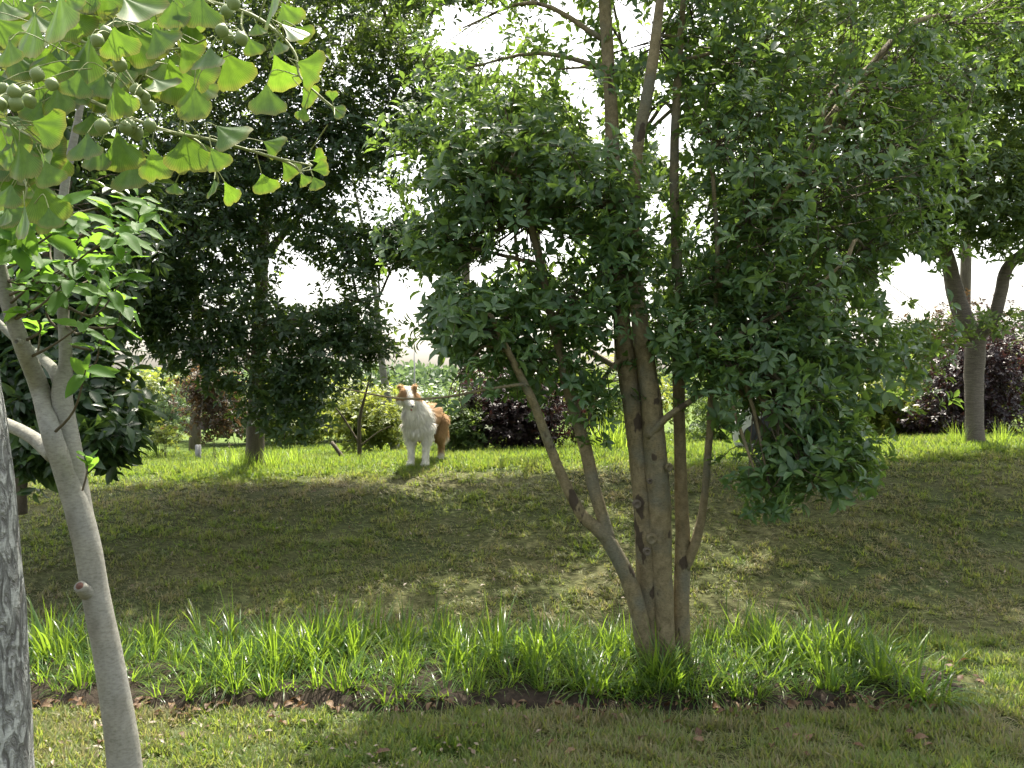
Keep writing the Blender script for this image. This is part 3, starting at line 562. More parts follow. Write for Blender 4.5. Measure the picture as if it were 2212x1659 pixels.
for i, (u, d, top, hw, mt) in enumerate([(120, 16, 830, 150, 'midgreen'), (340, 18, 800, 140, 'yellowgreen'), (520, 17, 810, 140, 'midgreen'), (740, 17, 815, 140, 'yellowgreen'), (900, 19, 845, 110, 'midgreen'), (1100, 17, 810, 130, 'midgreen'), (1340, 16, 770, 150, 'yellowgreen'), (1620, 16, 760, 160, 'midgreen'), (1800, 17, 770, 150, 'yellowgreen'), (2010, 16, 700, 160, 'midgreen'), (2220, 16, 720, 150, 'yellowgreen'), (640, 15, 830, 100, 'yellowgreen')]):
    bush('distant_bush', lab[i], 'bush', u, d, top, hw, M[mt], 5200, .12, .5, None, 4, 5, group='distant bushes along the far edge of the grass', seed=20 + i)

lab = ['behind the thick dark trunk', 'between the thick dark trunk and the dog', 'right behind the multi-stemmed tree', 'behind the drooping branch', 'behind the grey forked trunk', 'behind the left evergreen']
for i, (u, d, top, bot, hw, n_) in enumerate([(420, 15, 120, 760, 240, 420), (1000, 15.5, 60, 560, 260, 380), (1330, 15, 150, 760, 230, 330), (1690, 14.5, 200, 800, 230, 480), (2080, 14.5, -60, 480, 260, 520), (120, 14, 300, 860, 200, 420)]):
    b = gp(u, d); mv = (top + bot) / 2
    make_tree('background_tree', 'airy sunlit tree in the far row ' + lab[i], 'tree', b, [[(u, 829.5 - (b[2] - EYE) / d * FPX + 8, d, 26), (u + 6, bot, d, 20), (u - 8, mv, d, 14), (u + 10, top + 60, d, 6)]],
        [(u, mv, d, hw, (bot - top) / 2, 1.6, n_), (u - hw * .5, mv + 60, d, hw * .6, 130, 1.0, n_ // 3), (u + hw * .55, mv - 60, d, hw * .6, 140, 1.0, n_ // 3), (u, top + 110, d, hw * .7, 130, 1.0, n_ // 3)], M['bank_tree'], M['bark_dark'], L=.11, W=.45, n=8, tmpl=(T2_V, T2_F), sides=6, twig_frac=.15, lip=False, bed=False, shell=.1)

# far hedge-like mass of trees and a pale roof beyond
fb = MB(); n = 9000
cx = rng.uniform(-60, 60, n); hh = 2.2 + 2.2 * vnoise(cx, cx * 0, .12, 41) + 1.2 * vnoise(cx, cx * 0, .5, 42)
cen = np.stack([cx, 48 + rng.uniform(0, 8, n), .3 + rng.random(n) ** .8 * hh * .55], -1)
leaves_into(fb, leaf_frames(cen, norm(rng.normal(size=(n, 3)) + np.array([0, 0, .5])), 4, .5), .6, (T2_V, T2_F))
tag(fb.build('distant_trees', M['greyleaf']), 'hazy mass of distant trees along the horizon', 'trees', None, 'stuff')

hb = thing('distant_building', 'low pale building beyond the bushes right of the dog', 'building', (-2.2, 40, .3))
b_ = MB()
def box(mb, c, s):
    c = np.array(c); s = np.array(s) / 2
    V = [c + s * np.array(k) for k in ((-1, -1, -1), (1, -1, -1), (1, 1, -1), (-1, 1, -1), (-1, -1, 1), (1, -1, 1), (1, 1, 1), (-1, 1, 1))]
    mb.add(V, [[3, 2, 1, 0], [4, 5, 6, 7], [0, 1, 5, 4], [1, 2, 6, 5], [2, 3, 7, 6], [3, 0, 4, 7]])
box(b_, (-2.2, 40, .55), (5, 4, .7)); b_.build('wall', M['grey_post'], hb, False)
b_ = MB(); V = [(-4.9, 37.7, .9), (.5, 37.7, .9), (.5, 42.3, .9), (-4.9, 42.3, .9), (-4.5, 40, 1.25), (.1, 40, 1.25)]
b_.add(V, [[0, 1, 5, 4], [1, 2, 5], [2, 3, 4, 5], [3, 0, 4], [3, 2, 1, 0]]); b_.build('roof', M['roof'], hb, False)
mb = MB(); tube(mb, [P(896, 905, 30), P(895, 760, 30)], [.04, .03], 6, 1)
tag(mb.build('utility_pole', M['grey_post']), 'thin pale pole against the sky above the dog', 'pole')
mb = MB(); g = gp(428, 12.4); box(mb, g + np.array([0, 0, .11]), (.07, .07, .32)); tag(mb.build('bollard', M['grey_post'], None, False), 'small grey post at the far edge of the grass on the left', 'post')
mb = MB(); tube(mb, [P(857, 985, 12.7), P(849, 940, 12.7), P(838, 870, 12.7), P(822, 760, 12.7), P(812, 640, 12.7), P(790, 520, 12.7), P(760, 380, 12.7)], [.095, .08, .07, .055, .04, .03, .015], 8, 4, .06)
tag(mb.build('pale_trunk', M['bark_smooth']), 'pale leaning tree trunk partly hidden behind the dog', 'tree trunk')

# sapling with its leaning stake
sp = make_tree('sapling', 'thin dark sapling with sparse leaves left of the dog', 'tree', gp(777, 9.3),
    [[(778, 1012, 9.3, 11), (776, 960, 9.3, 9), (778, 900, 9.3, 8), (790, 850, 9.3, 5), (800, 810, 9.3, 3)]],
    [(740, 880, 9.3, 60, 45, .3, 20), (830, 890, 9.3, 50, 40, .3, 16), (700, 910, 9.3, 50, 40, .3, 22)], M['yellowgreen'], M['bark_dark'], L=.1, W=.42, n=6, sides=8, twig_frac=.6, use_open=False, bed=False,
    limbs=[[(777, 960, 9.3, 5), (740, 900, 9.3, 4), (715, 870, 9.3, 2)], [(777, 965, 9.3, 5), (815, 935, 9.3, 3), (845, 920, 9.3, 2)]])
mb = MB(); tube(mb, [P(754, 1010, 9.2), P(738, 985, 9.25), P(716, 955, 9.3)], [.03, .026, .022], 8, 3, .05)
tag(mb.build('support_stake', M['bark_dark']), 'short dark stake leaning left beside the thin sapling', 'stake')

# ------------------------------------------------------------------ grass tufts, lilyturf, lawn
def blade_set(r0, n, L, width, lean=(.15, .9), seg=5, rad=.02, curl=1.0, comb=None):
    """arching strap blades from one root; returns an MB"""
    mb = MB()
    for i in range(n):
        a = r0.uniform(0, 6.283) if comb is None else r0.normal(0, comb) + math.pi * r0.integers(0, 2); ln = L * r0.uniform(.6, 1.15); le = r0.uniform(*lean) ; w = width * r0.uniform(.7, 1.2)
        d = np.array([math.cos(a), math.sin(a), 0]); side = np.array([-d[1], d[0], 0])
        p = d * rad * r0.random() + side * rad * r0.uniform(-1, 1); ang = le * .35; V = []
        for s in range(seg + 1):
            t = s / seg; ww = w * (1 - t ** 2.2) * (.7 + .3 * min(1, t * 4)) * .5 + .0003
            nrm = np.array([-math.sin(ang) * 0, 0, 0]); fold = .25 * ww
            V += [p - side * ww, p + side * ww]
            ang += le * curl * (1.1 / seg); p = p + ln / seg * (d * math.sin(ang) + np.array([0, 0, math.cos(ang)]))
        mb.add_grid(V, [[2 * s, 2 * s + 1, 2 * s + 3, 2 * s + 2] for s in range(seg)])
    return mb

r0 = np.random.default_rng(5)
lily_meshes = [blade_set(r0, 72, .36, .009, (.45, 2.5), 7, .07).mesh('lilyturf_blades') for _ in range(7)]
lily_up = [blade_set(r0, 36, .35, .0115, (.1, 1.3), 6, .04).mesh('lilyturf_blades') for _ in range(5)]
for me in lily_meshes + lily_up: me.materials.append(M['blade'])
def place(name, me, x, y, s, rz, label, cat, group=None, z=None):
    o = obj(name, me); o.location = (x, y, float(ground_z(x, y)) + .015 if z is None else z); o.scale = (s, s, s * random.uniform(.9, 1.1)); o.rotation_euler = (random.uniform(-.06, .06), random.uniform(-.06, .06), rz)
    return tag(o, label, cat, group)
GL = 'lilyturf clumps crowded in the planting bed'
LL = 'arching strap-leaved clump crowded among others in the sunlit bed'
for (u, d, s, kind, label) in [(1440, 4.12, 1.12, 0, 'dark shaded strap-leaved clump right in front of the multi-stemmed trunk'), (1418, 4.2, 1.1, 1, 'upright shaded strap-leaved clump against the foot of the trunk'), (1290, 4.1, 1.1, 0, 'full strap-leaved clump just left of the trunk foot'),
                               (1900, 4.2, 1.15, 1, 'tall spreading strap-leaved clump at the right end of the bed'), (1660, 4.5, 1.05, 1, 'bright upright strap-leaved clump at the back of the bed right of the trunk'), (100, 4.5, 1.3, 1, 'tall bright strap-leaved clump beside the fissured pale trunk')]:
    x = (u - 1106) / FPX * d; place('lilyturf_clump', (lily_up if kind else lily_meshes)[random.randrange(5)], x, d, s, random.uniform(0, 6.28), label, 'plant', GL)
def zone(x, y):
    rows = 'along the back' if y > 4.55 else ('in the middle' if y > 4.28 else 'along the front')
    cols = 'left of the smooth grey trunk' if x < -2.05 else 'between the two nearest grey trunks and the dog' if x < -.9 else 'left of the multi-stemmed trunk' if x < .72 else 'right of the multi-stemmed trunk'
    if x >= -2.05 and x < -.9: cols = 'below and left of the dog'
    if .1 < x < .72: cols = 'just left of the multi-stemmed trunk'
    elif -.9 <= x <= .1: cols = 'straight below the dog'
    l = 'arching strap-leaved clump %s of the bed, %s' % (rows, cols)
    return l, 'plant', 'lilyturf clumps %s of the bed, %s' % (rows, cols)
cnt = 0; tries = 0; pts = []
while cnt < 285 and tries < 8000:
    tries += 1
    x = random.uniform(-3.3, 2.1); y = random.uniform(3.99, 4.86)
    if not in_bed(np.array([x]), np.array([y]))[0]: continue
    if x > .95 and random.random() < .25: continue
    if any((x - a) ** 2 + (y - b) ** 2 < (.06 + .05 * float(vnoise(np.array([x]), np.array([y]), 3, 82)[0])) ** 2 for a, b in pts): continue
    pts.append((x, y)); cnt += 1
    up = random.random() < (.5 if y > 4.45 else .22)
    place('lilyturf_clump', (lily_up if up else lily_meshes)[random.randrange(5)], x, y, random.uniform(.5, 1.02) * (.62 + .62 * float(vnoise(np.array([x]), np.array([y]), 2.2, 81)[0])), random.uniform(0, 6.28), *zone(x, y))

tg = [blade_set(r0, 60, .42, .009, (.05, .8), 5, .1).mesh('tall_grass') for _ in range(3)]
for me in tg: me.materials.append(M['tallgrass'])
GT = 'tall grass tufts left unmown on the crest'
for (u, d, s, label) in [(1310, 9.4, 1.15, 'tall bright grass tuft behind the left stem of the main tree'), (1285, 9.5, .9, 'smaller bright grass tuft left of the tall one behind the main tree'), (1340, 9.5, 1.0, 'bright grass tuft next to the main trunk, right of the tall one'),
                         (520, 8.7, .7, 'unmown grass left of the thick dark trunk'), (590, 8.7, .7, 'unmown grass right of the thick dark trunk'), (640, 8.9, .6, 'unmown grass between the thick dark trunk and the stake'), (2070, 8.5, .62, 'unmown grass left of the grey forked trunk'), (2165, 8.5, .6, 'unmown grass right of the grey forked trunk'), (555, 8.6, .5, 'short unmown grass at the front of the thick dark trunk'), (490, 8.9, .6, 'thin unmown grass under the leaning reddish bush')]:
    x = (u - 1106) / FPX * d; place('grass_tuft', tg[random.randrange(3)], x, d, s, random.uniform(0, 6.28), label, 'grass tuft', GT)

# lawn blades: one scattered mass
lib = bpy.data.collections.new('lawn_blades')
def lawn_mat():
    m, nt, N, L = new_mat('lawn_blade')
    out = N.new('ShaderNodeOutputMaterial'); at = N.new('ShaderNodeAttribute'); at.attribute_type = 'INSTANCER'; at.attribute_name = 'tone'
    geo = N.new('ShaderNodeNewGeometry')
    ad = N.new('ShaderNodeMath'); ad.operation = 'MULTIPLY_ADD'; ad.inputs[1].default_value = .36; L.new(geo.outputs['Random Per Island'], ad.inputs[0]); L.new(at.outputs['Fac'], ad.inputs[2])
    rp = ramp(N, [(.1, (.045, .10, .02)), (.35, (.085, .135, .036)), (.6, (.122, .14, .056)), (.8, (.165, .162, .085)), (1.0, (.25, .22, .135))]); L.new(ad.outputs[0], rp.inputs[0])
    tr_ = ramp(N, [(.1, (.22, .36, .03)), (.5, (.34, .42, .05)), (.8, (.34, .3, .12)), (1, (.34, .27, .14))]); L.new(ad.outputs[0], tr_.inputs[0])
    pb = N.new('ShaderNodeBsdfPrincipled'); pb.inputs['Roughness'].default_value = .5; pb.inputs['Specular IOR Level'].default_value = .3; L.new(rp.outputs[0], pb.inputs['Base Color'])
    tr = N.new('ShaderNodeBsdfTranslucent'); L.new(tr_.outputs[0], tr.inputs['Color'])
    mx = N.new('ShaderNodeMixShader'); mx.inputs[0].default_value = .42; L.new(pb.outputs[0], mx.inputs[1]); L.new(tr.outputs[0], mx.inputs[2]); L.new(mx.outputs[0], out.inputs['Surface']); return m
M['lawn'] = lawn_mat()
for i in range(4):       # upright tufts
    o = bpy.data.objects.new('blades_a%d' % i, blade_set(r0, 14, .058, .0055, (.2, 1.7), 3, .022).mesh('lawn_tuft')); o.data.materials.append(M['lawn']); lib.objects.link(o)
for i in range(4):       # matted clippings
    o = bpy.data.objects.new('blades_b%d' % i, blade_set(r0, 16, .085, .006, (2.0, 4.4), 3, .03, .8, .5).mesh('lawn_thatch')); o.data.materials.append(M['lawn']); lib.objects.link(o)
NT = 250000
ty = 2.7 * (14.5 / 2.7) ** rng.random(NT); tx = rng.uniform(-1, 1, NT) * (.66 * ty + 1.2)
clump = .55 * vnoise(tx * .55, ty, 7.5, 71) + .45 * vnoise(tx * .6, ty, 16, 72)
k = ~in_bed(tx, ty) & ((clump > .43) | (rng.random(NT) < .22) | (ty > 8.3)); tx, ty, clump = tx[k], ty[k], clump[k]
slope = smooth(4.8, 5.3, ty) * (1 - smooth(7.5, 8.2, ty))
front = 1 - smooth(4.9, 5.3, ty)
dry = slope * (.26 + .5 * vnoise(tx * .6, ty, 1.2, 51)) + (1 - slope) * .22 * vnoise(tx, ty, 1.1, 52) + front * (.08 + .3 * vnoise(tx, ty, 1.9, 54)) + smooth(3.2, 3.3, ty) * (1 - smooth(3.85, 3.95, ty)) * .25 * vnoise(tx, ty, 2.2, 53)
pick_flat = rng.random(len(tx)) < (.2 + .6 * slope + .35 * front)
pick = np.where(pick_flat, rng.integers(4, 8, len(tx)), rng.integers(0, 4, len(tx))).astype(np.int32)
scl = rng.uniform(.55, 1.15, len(tx)) * (1 + .06 * np.maximum(0, ty - 5)) * (1 - .2 * slope)
lush = smooth(7.9, 8.6, ty)
scl *= (1 + .35 * lush) * (.65 + .8 * np.clip(clump, 0, 1) * (1 - lush) + .35 * lush)
me = bpy.data.meshes.new('lawn'); me.vertices.add(len(tx))
me.vertices.foreach_set('co', np.stack([tx, ty, ground_z(tx, ty) - .004], -1).astype(np.float32).ravel())
for nm, typ, arr in (('pick', 'INT', pick), ('scl', 'FLOAT', scl.astype(np.float32)), ('tone', 'FLOAT', np.clip(dry * .85 + (vnoise(tx * .6, ty, 9, 73) - .5) * .3 * (1 - lush) + rng.normal(0, .1, len(tx)), 0, .75).astype(np.float32))):
    a = me.attributes.new(nm, typ, 'POINT'); a.data.foreach_set('value', arr)
a = me.attributes.new('rot', 'FLOAT_VECTOR', 'POINT'); a.data.foreach_set('vector', np.stack([rng.normal(0, .15, len(tx)), rng.normal(0, .15, len(tx)), np.where(pick > 3, rng.normal(0, .35, len(tx)), rng.uniform(0, 6.28, len(tx)))], -1).astype(np.float32).ravel())
lawn = bpy.data.objects.new('lawn_grass', me); COL.objects.link(lawn); tag(lawn, 'short mown grass with dry clippings covering the bank and lawn', 'grass', None, 'stuff')
ng = bpy.data.node_groups.new('scatter_lawn', 'GeometryNodeTree')
ng.interface.new_socket('Geometry', in_out='INPUT', socket_type='NodeSocketGeometry'); ng.interface.new_socket('Geometry', in_out='OUTPUT', socket_type='NodeSocketGeometry')
gi = ng.nodes.new('NodeGroupInput'); go = ng.nodes.new('NodeGroupOutput'); ci = ng.nodes.new('GeometryNodeCollectionInfo'); ip = ng.nodes.new('GeometryNodeInstanceOnPoints')
ci.inputs['Collection'].default_value = lib; ci.inputs['Separate Children'].default_value = True; ci.inputs['Reset Children'].default_value = True
def named(nm, typ):
    q = ng.nodes.new('GeometryNodeInputNamedAttribute'); q.data_type = typ; q.inputs['Name'].default_value = nm; return q.outputs['Attribute']
ng.links.new(gi.outputs[0], ip.inputs['Points']); ng.links.new(ci.outputs[0], ip.inputs['Instance']); ip.inputs['Pick Instance'].default_value = True
ng.links.new(named('pick', 'INT'), ip.inputs['Instance Index']); ng.links.new(named('scl', 'FLOAT'), ip.inputs['Scale']); ng.links.new(named('rot', 'FLOAT_VECTOR'), ip.inputs['Rotation'])
ng.links.new(ip.outputs[0], go.inputs[0])
md = lawn.modifiers.new('scatter', 'NODES'); md.node_group = ng

# fallen leaves
def dead_leaf_mesh(r0):
    V = []; nu, nv = 3, 5
    for j in range(nv + 1):
        t = j / nv; w = .5 * math.sin(math.pi * min(.98, max(.03, t)) ) ** .8 * .45
        for i in range(-1, 2):
            V.append((i * w, t - .5, abs(i) * w * r0.uniform(.1, .9) + .22 * math.sin(3.1 * t + r0.uniform(-.3, .3)) * r0.uniform(.4, 1)))
    F = [[j * 3 + i, j * 3 + i + 1, j * 3 + i + 4, j * 3 + i + 3] for j in range(nv) for i in range(2)]
    mb = MB(); mb.add(V, F); return mb.mesh('fallen_leaf')
dead = [dead_leaf_mesh(r0) for _ in range(6)]
for me in dead: me.materials.append(M['deadleaf'])
for i in range(250):
    q = i / 250
    if q < .78:
        x = random.uniform(-2.6, 2.2); y = float(bed_front(np.array([x]))[0]) + random.gauss(.035, .06); g_, l_ = 'fallen leaves along the front of the bed', 'curled brown fallen leaf on the dark soil at the front of the bed'
    elif q < .88:
        x = random.uniform(2.0, 2.55); y = random.uniform(4.1, 4.55); g_, l_ = 'fallen leaves at the right end of the bed', 'curled brown fallen leaf heaped at the right end of the bed'
    else:
        x = random.uniform(-1.9, 2.0); y = random.uniform(3.35, 3.75); g_, l_ = 'fallen leaves on the front lawn', 'brown fallen leaf lying on the mown lawn in front of the bed'
    o = obj('fallen_leaf', dead[random.randrange(6)]); s = random.uniform(.035, .072)
    o.location = (x, y, float(ground_z(x, y)) + .02 + s * .1); o.scale = (s, s, s); o.rotation_euler = (random.uniform(-.6, .6), random.uniform(-.6, .6), random.uniform(0, 6.28)); tag(o, l_, 'leaf', g_)

lt = MB(); n = 1500
lx = rng.uniform(-3.6, 3.6, n); ly = np.where(rng.random(n) < .5, rng.uniform(3.2, 3.95, n), rng.uniform(4.9, 8.2, n)); k = ~in_bed(lx, ly); lx, ly = lx[k], ly[k]
cl = vnoise(lx, ly, 1.4, 91) > .42; lx, ly = lx[cl], ly[cl]; m_ = len(lx)
leaves_into(lt, leaf_frames(np.stack([lx, ly, ground_z(lx, ly) + .03], -1), np.tile([[0, 0, 1.]], (m_, 1)) + rng.normal(0, .3, (m_, 3)), 1, .035, (70, 95), .1), .45, (T4_V, T4_F))
M['litter'] = leaf_mat('litter', [(.07, .045, .025), (.16, .12, .08), (.26, .22, .17), (.10, .06, .03)], (.15, .1, .05), .2, .5, .4)
tag(lt.build('leaf_litter', M['litter']), 'tiny dry bits of leaf scattered over the mown grass', 'leaf litter', None, 'stuff')

# ------------------------------------------------------------------ the smooth-barked forked tree at the left
DF = 2.4
fr_root = thing('forked_tree', 'smooth grey-barked tree leaning left and forking into slender limbs', 'tree', gp(285, DF))
def wpoly(mb, pl, sides=16, rough=.03): return tube(mb, [P(*q[:3]) for q in pl], [q[3] / 2 / FPX * q[2] for q in pl], sides, 6, rough)
mb = MB(); wpoly(mb, [(305, 2010, DF, 96), (293, 1850, DF, 80), (274, 1700, DF, 72), (260, 1580, DF, 66), (238, 1440, DF, 60), (208, 1290, DF, 56), (190, 1190, DF, 55), (172, 1110, DF, 54), (154, 1045, DF, 46), (140, 985, DF, 22)]); mb.build('trunk', M['bark_smooth'], fr_root)
wood = []
for pl in [[(186, 1200, DF, 36), (160, 1090, DF, 44), (138, 1015, 2.39, 44), (112, 940, 2.38, 41), (86, 840, 2.46, 38), (46, 740, 2.33, 33), (14, 640, 2.3, 30), (-12, 520, 2.28, 27), (-40, 300, 2.25, 22)],
           [(196, 1200, DF, 34), (176, 1090, 2.41, 42), (155, 990, 2.42, 46), (140, 900, 2.44, 42), (134, 840, 2.45, 40), (142, 780, 2.46, 28), (136, 660, 2.48, 24), (128, 540, 2.5, 21), (140, 400, 2.5, 18), (158, 310, 2.5, 16), (180, 200, 2.5, 12)],
           [(136, 850, 2.46, 30), (116, 800, 2.5, 24), (80, 766, 2.55, 19), (20, 720, 2.6, 16), (-60, 640, 2.6, 12)],
           [(118, 985, 2.44, 34), (70, 945, 2.5, 28), (10, 915, 2.55, 26), (-80, 880, 2.6, 22)]]:
    mb = MB(); p, r = wpoly(mb, pl, 14, .035); mb.build('limb', M['bark_smooth'], fr_root); wood.append(p)
wood = np.concatenate(wood)
# the sawn stub on the trunk
mb = MB(); c = P(200, 1280, DF); e = P(172, 1266, 2.33); tube(mb, [c, (c + e) / 2 - np.array([0, 0, .008]), e], [.028, .022, .0165], 12, 4, .06); st = mb.build('branch_stub', M['bark_smooth'], fr_root)
mb = MB(); e2 = e + norm(e - c) * .002; tube(mb, [e, e2], [.011, .0105], 12, 1); mb.build('cut_face', M['cut_wood'], st)
for (u, v, s) in [(168, 1150, .010), (176, 1128, .008), (155, 1105, .011), (40, 738, .008)]: knot(fr_root, u, v, 2.46 if v > 800 else 2.3, s, M['bark_smooth'])
def broad_leaf_mesh(r0, w=.46):
    V = []; F = []; nv = 7
    cv = r0.uniform(.1, .35); tw = r0.uniform(-.25, .25)
    for j in range(nv + 1):
        t = j / nv; hw = w * .5 * (math.sin(math.pi * t ** .85) ** .75 if 0 < t < 1 else 0) + .004; zz = -cv * t * t + .05 * math.sin(t * 6)
        for i in (-2, -1, 0, 1, 2):
            V.append((i / 2 * hw, t, zz + (abs(i) / 2) * hw * .35 + tw * (i / 2) * hw * t + .012 * math.sin(t * 20 + i)))
    for j in range(nv):
        for i in range(4): F.append([j * 5 + i, j * 5 + i + 1, (j + 1) * 5 + i + 1, (j + 1) * 5 + i])
    mb = MB(); mb.add(V, F); return mb.mesh('leaf')
bl = [broad_leaf_mesh(r0) for _ in range(6)]
for me in bl: me.materials.append(M['magnolia'])
ros = [(60, 480), (20, 540), (110, 520), (200, 480), (250, 455), (300, 425), (330, 452), (180, 520), (250, 500), (275, 545), (200, 570), (90, 580), (30, 600), (150, 600), (235, 610), (265, 650), (200, 640), (110, 640), (60, 660), (180, 700), (230, 690), (90, 700), (20, 450), (130, 450), (215, 735), (185, 800), (170, 560), (300, 480), (40, 520), (270, 595), (225, 560), (150, 480), (65, 555), (100, 610)]
tw = MB(); o0 = parent_origin(fr_root); nlf = 0
for (u, v) in ros:
    d = DF + random.uniform(-.22, .25); c = P(u, v, d); j = np.argmin(np.linalg.norm(wood - c, axis=1) + 1.2 * np.maximum(0, wood[:, 2] - c[2] + .10)); s = wood[j]
    out_ = norm(c - s); sd = norm(out_ * .6 + np.array([0, -.35, .65]) + rng.normal(0, .25, 3))
    tube(tw, [s, (s + c) / 2 + rng.normal(0, .025, 3) - np.array([0, 0, .02]), c], [.005, .0035, .002], 6, 4, 0, False)
    nn = random.randint(5, 8); fr = leaf_frames(c[None], sd[None], nn, .088, (45, 88), .35)
    for a in range(nn):
        if nlf >= 290: break
        lf = obj('leaf', bl[random.randrange(6)], None, fr_root); nlf += 1
        X, Y, Z, s_, o = fr[1][a], fr[2][a], fr[3][a], fr[4][a], fr[0][a] - o0
        lf.matrix_local = Matrix(((X[0] * s_, Y[0] * s_, Z[0] * s_, o[0]), (X[1] * s_, Y[1] * s_, Z[1] * s_, o[1]), (X[2] * s_, Y[2] * s_, Z[2] * s_, o[2]), (0, 0, 0, 1)))
# a sucker shoot low on the trunk
c = P(190, 1000, 2.38); tube(tw, [P(178, 1060, 2.37), P(186, 1030, 2.37), c], [.003, .0025, .002], 6, 3, 0, False)
fr = leaf_frames(c[None], np.array([[.1, -.2, 1.]]), 4, .075, (20, 50), .1)
for a in range(4):
    lf = obj('leaf', bl[a], None, fr_root); X, Y, Z, s_, o = fr[1][a], fr[2][a], fr[3][a], fr[4][a], fr[0][a] - o0
    lf.matrix_local = Matrix(((X[0] * s_, Y[0] * s_, Z[0] * s_, o[0]), (X[1] * s_, Y[1] * s_, Z[1] * s_, o[1]), (X[2] * s_, Y[2] * s_, Z[2] * s_, o[2]), (0, 0, 0, 1)))
tag(tw.build('twigs', M['twig'], fr_root), kind='stuff')

# ------------------------------------------------------------------ the ginkgo at the left edge
DG = 2.0
gk = thing('ginkgo_tree', 'ginkgo with pale fissured trunk at the left edge and fan leaves hanging above', 'tree', gp(30, DG))
mb = MB(); tube(mb, [P(*q[:3]) for q in [(28, 2230, DG, 0), (10, 1950, DG, 0), (0, 1659, DG, 0), (-10, 1500, DG, 0), (-27, 1200, DG, 0), (-50, 960, DG, 0), (-72, 800, DG, 0), (-95, 400, DG, 0), (-130, 0, DG, 0), (-160, -400, DG, 0)]], [.098, .085, .076, .075, .073, .072, .070, .066, .062, .05], 40, 14, .035); mb.build('trunk', M['bark_rough'], gk)
Z = .35  # zoomed photo units
def G(zx, zy, d): return P(zx * Z, zy * Z, d)
gb = [[(-270, 500, 1.98), (-100, 420, 1.8), (200, 450, 1.6), (600, 640, 1.45), (1000, 800, 1.38), (1300, 862, 1.35), (1600, 945, 1.33), (1750, 985, 1.32), (1930, 1022, 1.31)],
      [(-320, -250, 2.0), (100, -260, 1.75), (600, -120, 1.55), (1100, -30, 1.45), (1500, 70, 1.4), (1700, 190, 1.38), (1820, 330, 1.36), (1850, 470, 1.35), (1960, 580, 1.34), (2090, 690, 1.34)],
      [(-260, 700, 1.98), (-100, 700, 1.7), (0, 760, 1.5), (150, 820, 1.42), (270, 900, 1.4)],
      [(100, -260, 1.75), (380, -140, 1.6), (600, -20, 1.5), (625, 60, 1.48)],
      [(-300, 100, 2.0), (-50, 60, 1.75), (300, 170, 1.55), (700, 320, 1.48), (1100, 300, 1.44), (1300, 230, 1.42)],
      [(-250, 900, 1.98), (-80, 960, 1.7), (60, 1020, 1.5), (160, 1130, 1.42), (150, 1240, 1.4)],
      [(700, 320, 1.48), (840, 540, 1.42), (900, 690, 1.4)], [(1500, 70, 1.4), (1490, 160, 1.38), (1530, 250, 1.36)], [(1600, 945, 1.33), (1790, 1010, 1.33), (1880, 1090, 1.33)], [(1100, 810, 1.37), (1250, 900, 1.37), (1330, 1060, 1.37), (1350, 1130, 1.37)]]
gw = []
for q in gb:
    mb = MB(); n_ = len(q); p, r = tube(mb, [G(*c) for c in q], np.linspace(.0045 if n_ > 4 else .0026, .0014, n_), 8, 5, .06); mb.build('branch', M['green_twig'], gk); gw.append(p)
gw = np.concatenate(gw)
def ginkgo_mesh(r0):
    """a fan: petiole end at the origin, blade opening along +y, width about 1"""
    V = []; rim = []; fan = []; F = []; nr, na = 5, 14
    half = R(r0.uniform(38, 56)); notch = r0.uniform(0, .09); wav = r0.uniform(.01, .035); ph = r0.uniform(0, 6.28, 4); cup = r0.uniform(-.35, .35); bend = r0.uniform(-.3, .45)
    Rr = .62 / math.sin(half) * .85
    for i in range(nr + 1):
        t = i / nr
        for j in range(na + 1):
            s = j / na * 2 - 1; a = s * half * (.55 + .45 * t ** .6)
            rad = Rr * (t ** .9) * (1 - .12 * s * s * 0 - notch * math.exp(-(s / .13) ** 2) * t ** 3 + t ** 4 * (wav * math.sin(9 * s + ph[0]) + wav * .8 * math.sin(17 * s + ph[1]) + wav * .4 * math.sin(41 * s + ph[2])))
            rad *= 1 - .22 * max(0, abs(s) - .8) / .2 * t
            x = rad * math.sin(a); y = rad * math.cos(a); z = cup * x * x * .9 + bend * y * y * .5 + .02 * math.sin(7 * s + ph[3]) * t
            V.append((x, y, z)); rim.append(t ** 3); fan.append(s)
    for i in range(nr):
        for j in range(na):
            o = i * (na + 1) + j; F.append([o, o + 1, o + na + 2, o + na + 1])
    mb = MB(); mb.add(V, F); me = mb.mesh('leaf'); at = me.attributes.new('rim', 'FLOAT', 'POINT'); at.data.foreach_set('value', np.array(rim, np.float32)); at = me.attributes.new('fan', 'FLOAT', 'POINT'); at.data.foreach_set('value', np.array(fan, np.float32)); me.materials.append(M['ginkgo']); return me
gl = [ginkgo_mesh(r0) for _ in range(9)]
